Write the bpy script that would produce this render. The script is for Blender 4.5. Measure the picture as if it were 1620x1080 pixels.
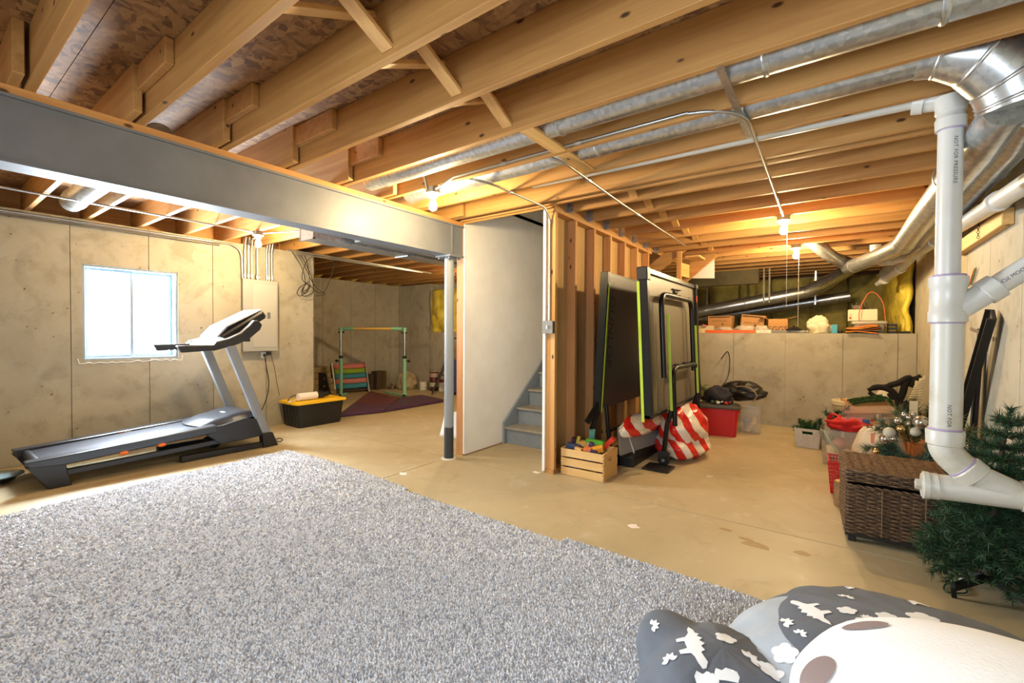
import bpy, bmesh, math, random
from math import sin, cos, pi, radians, sqrt
from mathutils import Vector, Matrix, noise
random.seed(7)
for o in list(bpy.data.objects): bpy.data.objects.remove(o)
SC = bpy.context.scene; COL = SC.collection
# ---------------------------------------------------------------- camera
F, YAW, PIT, ROL, HC = 706.1, .6248, -.0172, .0053, 1.24
fw = Vector((-sin(YAW)*cos(PIT), cos(YAW)*cos(PIT), sin(PIT)))
r0 = Vector((cos(YAW), sin(YAW), 0)); u0 = r0.cross(fw)
RT = r0*cos(ROL)+u0*sin(ROL); UP = -r0*sin(ROL)+u0*cos(ROL)
CP = Vector((0, 0, HC))
cd = bpy.data.cameras.new('camera'); cam = bpy.data.objects.new('camera', cd); COL.objects.link(cam)
cam.matrix_world = Matrix(((RT.x, UP.x, -fw.x, 0), (RT.y, UP.y, -fw.y, 0), (RT.z, UP.z, -fw.z, HC), (0, 0, 0, 1)))
cd.sensor_width = 36; cd.lens = F/1620*36; cd.clip_start = .02; cd.clip_end = 100
SC.camera = cam
def ray(x, y): return RT*((x-810)/F)-UP*((y-540)/F)+fw
def onz(x, y, z=0.): d = ray(x, y); return CP+d*((z-HC)/d.z)
def onx(x, y, X): d = ray(x, y); return CP+d*(X/d.x)
def ony(x, y, Y): d = ray(x, y); return CP+d*(Y/d.y)
# ---------------------------------------------------------------- world, light, exposure
SC.view_settings.view_transform = 'Standard'; SC.view_settings.look = 'None'
SC.view_settings.gamma = 1; SC.view_settings.use_curve_mapping = False
SC.view_settings.exposure = -0.32
WORLD_STRENGTH = 4.0
SIDE_DAY = 1200.0
REAR_FILL = 150.0
BULB = 2300.0
W = bpy.data.worlds.new('daylight'); SC.world = W; W.use_nodes = True
bg = W.node_tree.nodes['Background']; bg.inputs[0].default_value = (.80, .90, 1, 1); bg.inputs[1].default_value = WORLD_STRENGTH
def daylight(name, loc, rot, sx, sy, power):
    l = bpy.data.lights.new(name, 'AREA'); l.shape = 'RECTANGLE'; l.size = sx; l.size_y = sy
    l.energy = power; l.color = (.80, .90, 1)
    o = bpy.data.objects.new(name, l); COL.objects.link(o); o.location = loc; o.rotation_euler = rot
# daylight enters through the left window and an added, unseen rear one
WIN = (1.10, 1.893, .95, 1.91)            # window in the left wall: y0 y1 z0 z1
ASSUMED_WIN = (-1.10, .40, .85, 2.0)            # assumed window, added behind the photographer to light the foreground: x0 x1 z0 z1
YR = -1.3
daylight('daylight_side', (-6.34, 1.4965, 1.43), (0, radians(-90), 0), 1.15, 1.0, SIDE_DAY)
daylight('rear_fill', (-.35, YR-.32, 1.425), (radians(90), 0, 0), 1.7, 1.3, REAR_FILL)  # added fill light outside the assumed rear window

# ---------------------------------------------------------------- helpers
def s2l(c): return c/12.92 if c <= .04045 else ((c+.055)/1.055)**2.4
def C(h):
    h = h.lstrip('#'); return tuple(s2l(int(h[i:i+2], 16)/255) for i in (0, 2, 4))+(1,)
MATS = {}
def newmat(n):
    m = bpy.data.materials.new(n); m.use_nodes = True; nt = m.node_tree
    return m, nt, nt.nodes['Principled BSDF']
def N(nt, t, **kw):
    n = nt.nodes.new(t)
    for k, v in kw.items():
        if k.startswith('i_'): n.inputs[k[2:].replace('_', ' ')].default_value = v
        else: setattr(n, k, v)
    return n
def lk(nt, a, b): nt.links.new(a, b)
def coords(nt, scale=(1, 1, 1), rnd=False, kind='Object', rot=(0, 0, 0)):
    tc = N(nt, 'ShaderNodeTexCoord'); mp = N(nt, 'ShaderNodeMapping')
    mp.inputs['Scale'].default_value = scale; mp.inputs['Rotation'].default_value = rot
    lk(nt, tc.outputs[kind], mp.inputs[0])
    if rnd:
        oi = N(nt, 'ShaderNodeObjectInfo'); ml = N(nt, 'ShaderNodeMath', operation='MULTIPLY'); ml.inputs[1].default_value = 73.
        lk(nt, oi.outputs['Random'], ml.inputs[0]); lk(nt, ml.outputs[0], mp.inputs['Location'])
    return mp.outputs[0]
def ntex(nt, vec, scale, detail=4, rough=.55, dist=0):
    n = N(nt, 'ShaderNodeTexNoise'); n.inputs['Scale'].default_value = scale; n.inputs['Detail'].default_value = detail
    n.inputs['Roughness'].default_value = rough; n.inputs['Distortion'].default_value = dist
    lk(nt, vec, n.inputs['Vector']); return n.outputs[0]
def ramp(nt, fac, stops):
    r = N(nt, 'ShaderNodeValToRGB'); e = r.color_ramp.elements
    while len(e) < len(stops): e.new(.5)
    for i, (p, c) in enumerate(stops): e[i].position = p; e[i].color = c if len(c) == 4 else (*c, 1)
    lk(nt, fac, r.inputs[0]); return r.outputs[0]
def mixc(nt, fac, a, b, mode='MIX'):
    m = N(nt, 'ShaderNodeMix', data_type='RGBA', blend_type=mode)
    for s, v in ((0, fac), (6, a), (7, b)):
        if hasattr(v, 'links'): lk(nt, v, m.inputs[s])
        else: m.inputs[s].default_value = v
    return m.outputs[2]
def bumpn(nt, h, strength, dist, bsdf):
    b = N(nt, 'ShaderNodeBump'); b.inputs['Strength'].default_value = strength; b.inputs['Distance'].default_value = dist
    lk(nt, h, b.inputs['Height']); lk(nt, b.outputs[0], bsdf.inputs['Normal'])
def M(name, col, rough=.5, metal=0., col2=None, ns=8., bump=0., bs=40., bd=.004, trans=0., stretch=(1, 1, 1), spec=None, lo=.35, hi=.65, coat=0., alpha=None, sss=0.):
    if name in MATS: return MATS[name]
    m, nt, b = newmat(name)
    c = C(col)
    b.inputs['Base Color'].default_value = c; b.inputs['Roughness'].default_value = rough; b.inputs['Metallic'].default_value = metal
    if spec is not None: b.inputs['Specular IOR Level'].default_value = spec
    if trans: b.inputs['Transmission Weight'].default_value = trans; b.inputs['IOR'].default_value = 1.25
    if coat: b.inputs['Coat Weight'].default_value = coat
    if alpha is not None: b.inputs['Alpha'].default_value = alpha
    if col2 or bump: v = coords(nt, stretch, rnd=True)
    if col2:
        f = ntex(nt, v, ns, 5, .6)
        lk(nt, ramp(nt, f, [(lo, c), (hi, C(col2))]), b.inputs['Base Color'])
    if bump: bumpn(nt, ntex(nt, v, bs, 4), bump, bd, b)
    MATS[name] = m; return m
def wood(name, axis, a, bcol, knot='#4a2a14', ring=26, rough=.62, knots=True):
    m, nt, b = newmat(name); MATS[name] = m
    st = [ring]*3; st['XYZ'.index(axis)] = 1.1
    v = coords(nt, st, rnd=True)
    g = ntex(nt, v, 1.0, 6, .6, .6)
    col = ramp(nt, g, [(.3, C(a)), (.7, C(bcol))])
    vb = coords(nt, (1, 1, 1), rnd=True)
    big = ntex(nt, vb, 1.3, 2)
    col = mixc(nt, .3, col, ramp(nt, big, [(.3, C(a)), (.75, C(bcol))]))
    if knots:
        ks = [9.]*3; ks['XYZ'.index(axis)] = 4.2
        kv = coords(nt, ks, rnd=True)
        vo = N(nt, 'ShaderNodeTexVoronoi'); vo.inputs['Scale'].default_value = 1.; lk(nt, kv, vo.inputs['Vector'])
        kf = ramp(nt, vo.outputs['Distance'], [(.06, (1, 1, 1, 1)), (.11, (0, 0, 0, 1))])
        col = mixc(nt, kf, col, C(knot))
    lk(nt, col, b.inputs['Base Color']); b.inputs['Roughness'].default_value = rough
    bumpn(nt, g, .15, .004, b)
    return m
class MB:
    def __init__(s): s.v = []; s.f = []; s.m = []; s.T = None
    def add(s, vs, fs, m=0):
        o = len(s.v)
        if s.T is not None: vs = [s.T @ Vector(p) for p in vs]
        s.v += [tuple(p) for p in vs]; s.f += [tuple(o+i for i in q) for q in fs]; s.m += [m]*len(fs)
        return s
    def box(s, x0, x1, y0, y1, z0, z1, m=0):
        return s.add([(x0, y0, z0), (x1, y0, z0), (x1, y1, z0), (x0, y1, z0), (x0, y0, z1), (x1, y0, z1), (x1, y1, z1), (x0, y1, z1)],
              [(0, 3, 2, 1), (4, 5, 6, 7), (0, 1, 5, 4), (1, 2, 6, 5), (2, 3, 7, 6), (3, 0, 4, 7)], m)
    def cbox(s, c, d, R=None, m=0):
        vs = []
        for dz in (-.5, .5):
            for dx, dy in ((-.5, -.5), (.5, -.5), (.5, .5), (-.5, .5)):
                p = Vector((dx*d[0], dy*d[1], dz*d[2]))
                vs.append(Vector(c)+(R @ p if R else p))
        return s.add(vs, [(0, 3, 2, 1), (4, 5, 6, 7), (0, 1, 5, 4), (1, 2, 6, 5), (2, 3, 7, 6), (3, 0, 4, 7)], m)
    def bar(s, a, b, w, h, up=(0, 0, 1), m=0):
        a = Vector(a); b = Vector(b); d = (b-a).normalized(); sd = d.cross(Vector(up))
        if sd.length < 1e-4: sd = d.cross(Vector((1, 0, 0)))
        sd.normalize(); u = sd.cross(d)
        vs = [p+sd*(w/2*i)+u*(h/2*j) for p in (a, b) for i, j in ((-1, -1), (1, -1), (1, 1), (-1, 1))]
        return s.add(vs, [(0, 3, 2, 1), (4, 5, 6, 7), (0, 1, 5, 4), (1, 2, 6, 5), (2, 3, 7, 6), (3, 0, 4, 7)], m)
    def prism(s, poly, ax, a, b, m=0):
        n = len(poly); vs = []
        for t in (a, b):
            for p, q in poly:
                vs.append({'X': (t, p, q), 'Y': (p, t, q), 'Z': (p, q, t)}[ax])
        fs = [tuple(range(n-1, -1, -1)), tuple(range(n, 2*n))]+[(i, (i+1) % n, n+(i+1) % n, n+i) for i in range(n)]
        return s.add(vs, fs, m)
    def tube(s, path, r, n=10, cap=True, m=0, flat=1.):
        path = [Vector(p) for p in path]; k = len(path); vs = []; fs = []
        rs = r if isinstance(r, (list, tuple)) else [r]*k
        pn = None
        for i, p in enumerate(path):
            d = (path[min(i+1, k-1)]-path[max(i-1, 0)])
            if d.length < 1e-9: d = Vector((0, 0, 1))
            d.normalize()
            if pn is None:
                pn = d.cross(Vector((0, 0, 1)))
                if pn.length < .05: pn = d.cross(Vector((1, 0, 0)))
            pn = (pn-d*pn.dot(d)).normalized(); q = d.cross(pn)
            vs += [p+(pn*cos(2*pi*j/n)+q*(sin(2*pi*j/n)*flat))*rs[i] for j in range(n)]
        for i in range(k-1):
            fs += [(i*n+j, i*n+(j+1) % n, (i+1)*n+(j+1) % n, (i+1)*n+j) for j in range(n)]
        if cap: fs += [tuple(range(n-1, -1, -1)), tuple((k-1)*n+j for j in range(n))]
        return s.add(vs, fs, m)
    def lathe(s, prof, c=(0, 0, 0), n=20, ax='Z', m=0, R=None):
        vs = []; k = len(prof); c = Vector(c)
        for r, z in prof:
            for j in range(n):
                a = 2*pi*j/n
                p = {'Z': (r*cos(a), r*sin(a), z), 'X': (z, r*cos(a), r*sin(a)), 'Y': (r*cos(a), z, r*sin(a))}[ax]
                p = Vector(p); vs.append(c+(R @ p if R else p))
        fs = [(i*n+j, i*n+(j+1) % n, (i+1)*n+(j+1) % n, (i+1)*n+j) for i in range(k-1) for j in range(n)]
        if prof[0][0] > 1e-6: fs.append(tuple(range(n-1, -1, -1)))
        if prof[-1][0] > 1e-6: fs.append(tuple((k-1)*n+j for j in range(n)))
        return s.add(vs, fs, m)
    def cyl(s, c, r, z0, z1, n=16, ax='Z', m=0): return s.lathe([(r, z0), (r, z1)], c, n, ax, m)
    def sph(s, c, r, nu=16, nv=10, m=0, fn=None):
        c = Vector(c); rr = r if isinstance(r, (tuple, list)) else (r, r, r); vs = []
        for i in range(nv+1):
            t = pi*i/nv
            for j in range(nu):
                a = 2*pi*j/nu; d = Vector((sin(t)*cos(a), sin(t)*sin(a), -cos(t)))
                k = fn(d) if fn else 1.
                vs.append(c+Vector((d.x*rr[0], d.y*rr[1], d.z*rr[2]))*k)
        fs = [(i*nu+j, i*nu+(j+1) % nu, (i+1)*nu+(j+1) % nu, (i+1)*nu+j) for i in range(nv) for j in range(nu)]
        return s.add(vs, fs, m)
    def grid(s, fn, nu, nv, m=0):
        vs = [fn(i/nu, j/nv) for j in range(nv+1) for i in range(nu+1)]
        fs = [(j*(nu+1)+i, j*(nu+1)+i+1, (j+1)*(nu+1)+i+1, (j+1)*(nu+1)+i) for j in range(nv) for i in range(nu)]
        return s.add(vs, fs, m)
    def build(s, name, mat, parent=None, w=False, smooth=None, bevel=0., origin=None, seg=1, sol=0.):
        mats = mat if isinstance(mat, (list, tuple)) else [mat]
        vs = s.v
        if parent is not None and w:
            iv = PM[parent.name].inverted(); vs = [tuple(iv @ Vector(p)) for p in vs]
        loc = None
        if parent is None:
            if origin is None:
                xs = [p[0] for p in vs]; ys = [p[1] for p in vs]; zs = [p[2] for p in vs]
                origin = ((min(xs)+max(xs))/2, (min(ys)+max(ys))/2, min(zs))
            loc = Vector(origin); vs = [tuple(Vector(p)-loc) for p in vs]
        me = bpy.data.meshes.new(name); me.from_pydata(vs, [], s.f)
        for x in mats: me.materials.append(x)
        if len(mats) > 1: me.polygons.foreach_set('material_index', s.m)
        bm = bmesh.new(); bm.from_mesh(me)
        if bevel:
            es = [e for e in bm.edges if len(e.link_faces) == 2 and e.calc_face_angle(0) > .5]
            if es: bmesh.ops.bevel(bm, geom=es, offset=bevel, segments=seg, affect='EDGES', profile=.5, clamp_overlap=True)
        bmesh.ops.recalc_face_normals(bm, faces=bm.faces)
        bm.to_mesh(me); bm.free()
        if smooth is not None:
            me.polygons.foreach_set('use_smooth', [True]*len(me.polygons))
            if smooth < 180: me.set_sharp_from_angle(angle=radians(smooth))
        o = bpy.data.objects.new(name, me); COL.objects.link(o)
        if parent is not None:
            o.parent = parent; PM[o.name] = PM[parent.name]
        else:
            o.location = loc; PM[o.name] = Matrix.Translation(loc)
        if sol:
            md = o.modifiers.new('solid', 'SOLIDIFY'); md.thickness = sol
        return o
PM = {}
def tag(o, label=None, cat=None, group=None, kind=None):
    if label: o['label'] = label
    if cat: o['category'] = cat
    if group: o['group'] = group
    if kind: o['kind'] = kind
    return o
def thing(name, label, cat, loc=(0, 0, 0), rotz=0., group=None):
    o = bpy.data.objects.new(name, None); COL.objects.link(o); o.location = loc; o.rotation_euler = (0, 0, rotz)
    PM[o.name] = Matrix.Translation(Vector(loc)) @ Matrix.Rotation(rotz, 4, 'Z')
    o.empty_display_size = .1
    return tag(o, label, cat, group)
def struct(o): o['kind'] = 'structure'; return o
def B(name, x0, x1, y0, y1, z0, z1, mat, parent=None, w=False, bevel=0.): return MB().box(x0, x1, y0, y1, z0, z1).build(name, mat, parent, w, bevel=bevel)
def Rz(a): return Matrix.Rotation(a, 3, 'Z')
def Re(x, y, z): return Matrix.Rotation(z, 3, 'Z') @ Matrix.Rotation(y, 3, 'Y') @ Matrix.Rotation(x, 3, 'X')
def arc(p0, p1, p2, n=6):   # quadratic bezier
    p0, p1, p2 = Vector(p0), Vector(p1), Vector(p2)
    return [p0*(1-t)**2+p1*(2*t*(1-t))+p2*t*t for t in (i/n for i in range(n+1))]
def smoothpath(pts, n=6):
    P = [Vector(p) for p in pts]; out = []
    for i in range(len(P)-1):
        a = P[max(i-1, 0)]; b = P[i]; c = P[i+1]; d = P[min(i+2, len(P)-1)]
        for k in range(n):
            t = k/n
            out.append(.5*((2*b)+(c-a)*t+(2*a-5*b+4*c-d)*t*t+(3*b-a-3*c+d)*t**3))
    out.append(P[-1]); return out
def fbm(p, s, o=0.):
    return noise.noise(Vector((p[0]*s+o, p[1]*s+o*1.7, p[2]*s-o)))
def textmesh(txt, size, shear=0., spacing=1.):
    cu = bpy.data.curves.new('lettering', 'FONT'); cu.body = txt; cu.size = size; cu.align_x = 'CENTER'; cu.align_y = 'CENTER'
    cu.space_character = spacing; cu.shear = shear; cu.resolution_u = 3
    o = bpy.data.objects.new('lettering_tmp', cu); COL.objects.link(o)
    bpy.context.view_layer.update()
    me = o.to_mesh(); vs = [v.co.copy() for v in me.vertices]; fs = [tuple(p.vertices) for p in me.polygons]
    o.to_mesh_clear(); bpy.data.objects.remove(o); bpy.data.curves.remove(cu)
    return vs, fs
# ---------------------------------------------------------------- materials
def concrete(name, a, b, pit=True, rough=.85, bumps=.35):
    m, nt, bs = newmat(name); MATS[name] = m
    v = coords(nt, (1, 1, 1), kind='Object')
    oi = N(nt, 'ShaderNodeObjectInfo')
    ad = N(nt, 'ShaderNodeVectorMath', operation='ADD'); lk(nt, v, ad.inputs[0]); lk(nt, oi.outputs['Location'], ad.inputs[1]); v = ad.outputs[0]
    n1 = ntex(nt, v, 1.1, 5, .6, .4)
    col = ramp(nt, n1, [(.3, C(a)), (.7, C(b))])
    n2 = ntex(nt, v, 7, 6, .65)
    col = mixc(nt, ramp(nt, n2, [(.5, (0, 0, 0, 1)), (.78, (.55, .55, .55, 1))]), col, C('#7f765d'))
    n3 = ntex(nt, v, 2.3, 3, .5, 1.0)
    col = mixc(nt, ramp(nt, n3, [(.62, (0, 0, 0, 1)), (.72, (.35, .35, .35, 1))]), col, C('#6f6856'))
    if pit:
        wv = N(nt, 'ShaderNodeVectorMath', operation='ADD'); lk(nt, v, wv.inputs[0])
        nz = N(nt, 'ShaderNodeTexNoise'); nz.inputs['Scale'].default_value = 9; lk(nt, v, nz.inputs['Vector'])
        sc = N(nt, 'ShaderNodeVectorMath', operation='SCALE'); sc.inputs['Scale'].default_value = .06; lk(nt, nz.outputs['Color'], sc.inputs[0]); lk(nt, sc.outputs[0], wv.inputs[1])
        vo = N(nt, 'ShaderNodeTexVoronoi'); vo.inputs['Scale'].default_value = 13; lk(nt, wv.outputs[0], vo.inputs['Vector'])
        pf = ramp(nt, vo.outputs['Distance'], [(.06, (1, 1, 1, 1)), (.14, (0, 0, 0, 1))])
        gate = ramp(nt, n2, [(.5, (0, 0, 0, 1)), (.56, (1, 1, 1, 1))])
        pm = mixc(nt, 1., pf, gate, 'MULTIPLY')
        col = mixc(nt, pm, col, C('#5d5644'))
    lk(nt, col, bs.inputs['Base Color']); bs.inputs['Roughness'].default_value = rough
    bumpn(nt, n2, bumps, .006, bs)
    return m
m_conc = concrete('concrete_wall', '#9d9682', '#b5ae9b')
m_concd = concrete('concrete_seam', '#8f8670', '#a1977f', False)
def floor_mat():
    m, nt, b = newmat('concrete_floor')
    v = coords(nt, (1, 1, 1)); oi = N(nt, 'ShaderNodeObjectInfo')
    ad = N(nt, 'ShaderNodeVectorMath', operation='ADD'); lk(nt, v, ad.inputs[0]); lk(nt, oi.outputs['Location'], ad.inputs[1]); v = ad.outputs[0]
    n1 = ntex(nt, v, .8, 5, .6, .6); n2 = ntex(nt, v, 4, 6, .65, .8); n3 = ntex(nt, v, 60, 3)
    col = ramp(nt, n1, [(.3, C('#ab9b76')), (.7, C('#beae8b'))])
    col = mixc(nt, ramp(nt, n2, [(.56, (0, 0, 0, 1)), (.74, (.5, .5, .5, 1))]), col, C('#9a8a68'))
    col = mixc(nt, ramp(nt, n2, [(.26, (.45, .45, .45, 1)), (.42, (0, 0, 0, 1))]), col, C('#d8d1bd'))
    lk(nt, col, b.inputs['Base Color'])
    lk(nt, ramp(nt, n2, [(.3, (.38, .38, .38, 1)), (.7, (.56, .56, .56, 1))]), b.inputs['Roughness'])
    bumpn(nt, n3, .05, .002, b); return m
m_floor = floor_mat()
m_joist = wood('joist_pine', 'X', '#9e6d37', '#c39556')
m_joistY = wood('pine_lengthwise', 'Y', '#a47139', '#c79658')
m_stud = wood('stud_pine', 'Z', '#bb8448', '#d8a968')
m_stud2 = wood('stud_pine_red', 'Z', '#ad7743', '#ca945e')
m_block = wood('pine_block', 'Y', '#b98a48', '#dcb574')
m_plain = wood('pine_crate', 'X', '#d3a765', '#e3c084', knots=False, ring=18)
m_plainY = wood('pine_crate_end', 'Y', '#cf9d58', '#dfb877', knots=False, ring=18)
m_strip = wood('pine_brace', 'Y', '#bd8a4c', '#dcae6c', knots=False)
def osb():
    m, nt, b = newmat('oriented_strand_board')
    cols = []
    for sc, rz in (((9, 30, 9), .5), ((30, 9, 9), .9), ((12, 26, 10), -.6)):
        v = coords(nt, sc, rot=(0, 0, rz))
        vo = N(nt, 'ShaderNodeTexVoronoi'); vo.inputs['Scale'].default_value = 1; lk(nt, v, vo.inputs['Vector'])
        cols.append(ramp(nt, vo.outputs['Color'], [(.1, C('#5e3d20')), (.45, C('#8d6236')), (.8, C('#a97c48')), (1, C('#4c3018'))]))
    v = coords(nt, (1, 1, 1)); f1 = ntex(nt, v, 16, 3); f2 = ntex(nt, v, 11, 3, .5, 1)
    c = mixc(nt, ramp(nt, f1, [(.47, (0, 0, 0, 1)), (.53, (1, 1, 1, 1))]), cols[0], cols[1])
    c = mixc(nt, ramp(nt, f2, [(.52, (0, 0, 0, 1)), (.58, (1, 1, 1, 1))]), c, cols[2])
    lk(nt, c, b.inputs['Base Color']); b.inputs['Roughness'].default_value = .75
    bumpn(nt, c, .3, .004, b); return m
m_osb = osb()
m_beam = M('beam_grey_paint', '#63666a', .5, col2='#72757a', ns=2.2, bump=.05)
def galv():
    m, nt, b = newmat('galvanised_steel'); v = coords(nt, (1, 1, 1), rnd=True)
    vo = N(nt, 'ShaderNodeTexVoronoi'); vo.inputs['Scale'].default_value = 45; lk(nt, v, vo.inputs['Vector'])
    lk(nt, ramp(nt, vo.outputs['Color'], [(.2, C('#b4b8ba')), (.8, C('#cfd2d3'))]), b.inputs['Base Color'])
    b.inputs['Metallic'].default_value = .9; b.inputs['Roughness'].default_value = .3
    bumpn(nt, ntex(nt, v, 14, 2), .06, .004, b); return m
m_galv = galv()
m_emt = M('conduit_steel', '#b4b5b3', .32, .9)
m_dryw = M('drywall_white', '#efece4', .9, col2='#e6e2d8', ns=2.5, bump=.05, bs=60)
m_dryb = M('drywall_back_paper', '#c0a070', .9, col2='#b4935f', ns=3)
m_white = M('white_paint', '#ebebe8', .55)
m_vinyl = M('window_vinyl', '#8d9eac', .4)
m_glass = None
def glass_mat(name, tint=(1, 1, 1, 1), gl=.06, rough=.02):
    m = bpy.data.materials.new(name); m.use_nodes = True; nt = m.node_tree; nt.nodes.clear()
    o = N(nt, 'ShaderNodeOutputMaterial'); mx = N(nt, 'ShaderNodeMixShader'); t = N(nt, 'ShaderNodeBsdfTransparent'); g = N(nt, 'ShaderNodeBsdfGlossy')
    t.inputs[0].default_value = tint; g.inputs['Roughness'].default_value = rough; mx.inputs[0].default_value = gl
    lk(nt, t.outputs[0], mx.inputs[1]); lk(nt, g.outputs[0], mx.inputs[2]); lk(nt, mx.outputs[0], o.inputs[0]); return m
m_glass = glass_mat('window_glass')
m_black = M('black_plastic', '#17181a', .45)
m_blackm = M('black_metal', '#131315', .35, .3)
m_rubber = M('dark_rubber', '#101011', .8)
m_pvc = M('pvc_white', '#c4c5c1', .3, col2='#bdbcb4', ns=3, lo=.4, hi=.7)
m_pvcd = M('pvc_old', '#c0bfb6', .38, col2='#a9a18c', ns=6, lo=.5, hi=.75)
m_purple = M('purple_primer', '#a294b4', .5)
m_ink = M('black_ink', '#262628', .7)
m_insul = M('yellow_insulation', '#f0da58', .95, col2='#d9bf3c', ns=7, bump=.9, bs=12, bd=.03)
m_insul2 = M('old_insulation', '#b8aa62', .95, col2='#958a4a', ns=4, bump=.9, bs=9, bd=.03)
m_card = M('cardboard', '#b58650', .85, col2='#a87a46', ns=3)
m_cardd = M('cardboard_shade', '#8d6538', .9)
m_greyst = M('stair_grey_paint', '#7f8890', .5, col2='#8b949b', ns=5)
m_tread = M('stair_tread_worn', '#a39c8d', .6, col2='#8e8a82', ns=6)
m_bolt = M('bolt_zinc', '#a5a5a2', .35, .9)
m_ygreen = M('lime_strip', '#b4d23c', .4)
m_red = M('red_plastic', '#b8141c', .4)
m_tgrey = M('lid_grey', '#4a4840', .5)
m_yel = M('yellow_plastic', '#edbb12', .4)
m_cable = M('black_cable', '#1c1a18', .6)
m_dustyp = M('panel_grey', '#a6a69f', .45)
def clear_mat(name, col, a):
    m, nt, b = newmat(name); b.inputs['Base Color'].default_value = C(col); b.inputs['Roughness'].default_value = .18; b.inputs['Alpha'].default_value = a; MATS[name] = m; return m
m_clear = clear_mat('clear_plastic', '#ddd9cf', .2)
m_clear2 = clear_mat('cloudy_bag', '#e8e2d6', .62)
# ---------------------------------------------------------------- room shell
J = 2.35; SUB = J+.235
XL, XR, XF, YB, YC = -6.04, .80, -8.40, 7.05, 10.3
# floor: concrete slabs parted by tooled control joints
fl = struct(MB().box(-8.7, 1.1, YR-.3, 10.6, -.2, -.008).build('floor', m_concd))
JY = 3.245
JX = -3.11
g = .006
for (a, b, c, d) in ((JX+g, 1.0, YR-.2, JY-g), (-8.6, JX-g, YR-.2, JY-g), (JX+g, 1.0, JY+g, 7.2), (-8.6, JX-g, JY+g, 7.2)):
    B('slab', a, b, c, d, -.05, 0, m_floor, fl, w=True)
m_stain = M('floor_stain', '#94794b', .5, col2='#a1875a', ns=20)
for px, py, sx, sy, n_ in ((1195, 862, .10, .05, 9), (1150, 838, .05, .025, 7), (1178, 852, .06, .02, 7), (1270, 875, .05, .03, 7)):
    q = onz(px, py, 0); rs = random.Random(px)
    MB().prism([(q.x+sx*rs.uniform(.55, 1.1)*cos(2*pi*i/n_), q.y+sy*rs.uniform(.55, 1.1)*sin(2*pi*i/n_)) for i in range(n_)], 'Z', .0002, .0008).build('stain', m_stain, fl, w=True)
def wall_panels(parent, axis, at, sgn, cuts, z0, z1, hole=None, th=.012, gap=.003, mat=None):
    """form-work panels on a concrete wall: axis = plane normal, at = face, sgn = outward sign"""
    for a, b in zip(cuts[:-1], cuts[1:]):
        a += gap; b -= gap
        if hole and hole[0] < b and hole[1] > a:
            h0, h1, k0, k1 = hole
            if h0 <= a and h1 >= b: polys = [[(a, z0), (b, z0), (b, k0), (a, k0)], [(a, k1), (b, k1), (b, z1), (a, z1)]]
            elif h0 > a: polys = [[(a, z0), (b, z0), (b, k0), (h0, k0), (h0, k1), (b, k1), (b, z1), (a, z1)]]
            else: polys = [[(a, z0), (b, z0), (b, z1), (a, z1), (a, k1), (h1, k1), (h1, k0), (a, k0)]]
        else: polys = [[(a, z0), (b, z0), (b, z1), (a, z1)]]
        for p in polys:
            mb = MB()
            mb.prism(p, axis, at, at-sgn*th)
            mb.build('concrete_panel', mat or m_conc, parent, w=True)
T = .012
# left wall with the daylight window
w0, w1, wz0, wz1 = WIN
mb = MB()
for a in ((YR-.2, w0, 0, J), (w1, 3.53-T, 0, J), (w0, w1, 0, wz0), (w0, w1, wz1, J)): mb.box(XL-.26, XL-T, a[0], a[1], a[2], a[3])
wl = struct(mb.build('wall_left', m_concd))
cuts = [YR-.19]+[1.015+.615*k for k in range(-4, 4)]+[3.53]
wall_panels(wl, 'X', XL, 1, cuts, .0, J, (w0, w1, wz0, wz1))
B('concrete_panel', XF+.02, XL, 3.53-T, 3.53, 0, J, m_conc, wl, w=True)
wr_ = struct(MB().box(XF-.26, XL-.26, 3.27, 3.53-T, 0, J).build('wall_return', m_conc))
# far left wall
wf = struct(MB().box(XF-.26, XF-T, 3.53, YB+.25, 0, J).build('wall_far_left', m_concd))
wall_panels(wf, 'X', XF, 1, [3.55, 4.47, 5.09, 5.74, 6.37, 6.80, YB], 0, J)
# back wall: low wall with a ledge, full height at its left end
LEDGE = 1.268
mb = MB().box(XF-.2, 1.06, YB+T, YB+.25, 0, LEDGE).box(XF-.2, -7.37, YB+T, YB+.25, LEDGE, J).box(-5.75, -3.14, YB+T, YB+.25, LEDGE, J)
wb = struct(mb.build('wall_back', m_conc))
wall_panels(wb, 'Y', YB, -1, [XF+.01, -8.0, -7.37], 0, J)
wall_panels(wb, 'Y', YB, -1, [-7.37, -6.75, -6.1, -5.5, -4.8, -4.1, -3.4, -2.42, -1.80, -1.165, -.53, .095, .625, XR-.005], 0, LEDGE)
# right wall
wr = struct(MB().box(XR+T, XR+.26, YR-.2, YB+.25, 0, J).build('wall_right', m_concd))
wall_panels(wr, 'X', XR, -1, [YR-.19]+[-1.4+.61*k for k in range(0, 14)]+[YB+.25], 0, J)
# wall behind the photographer, with the added wide window
r0_, r1_, rz0, rz1 = ASSUMED_WIN
mb = MB()
for a in ((XL-.2, r0_, 0, J), (r1_, XR+.2, 0, J), (r0_, r1_, 0, rz0), (r0_, r1_, rz1, J)): mb.box(a[0], a[1], YR-.26, YR, a[2], a[3])
struct(mb.build('wall_rear', m_conc))
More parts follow.
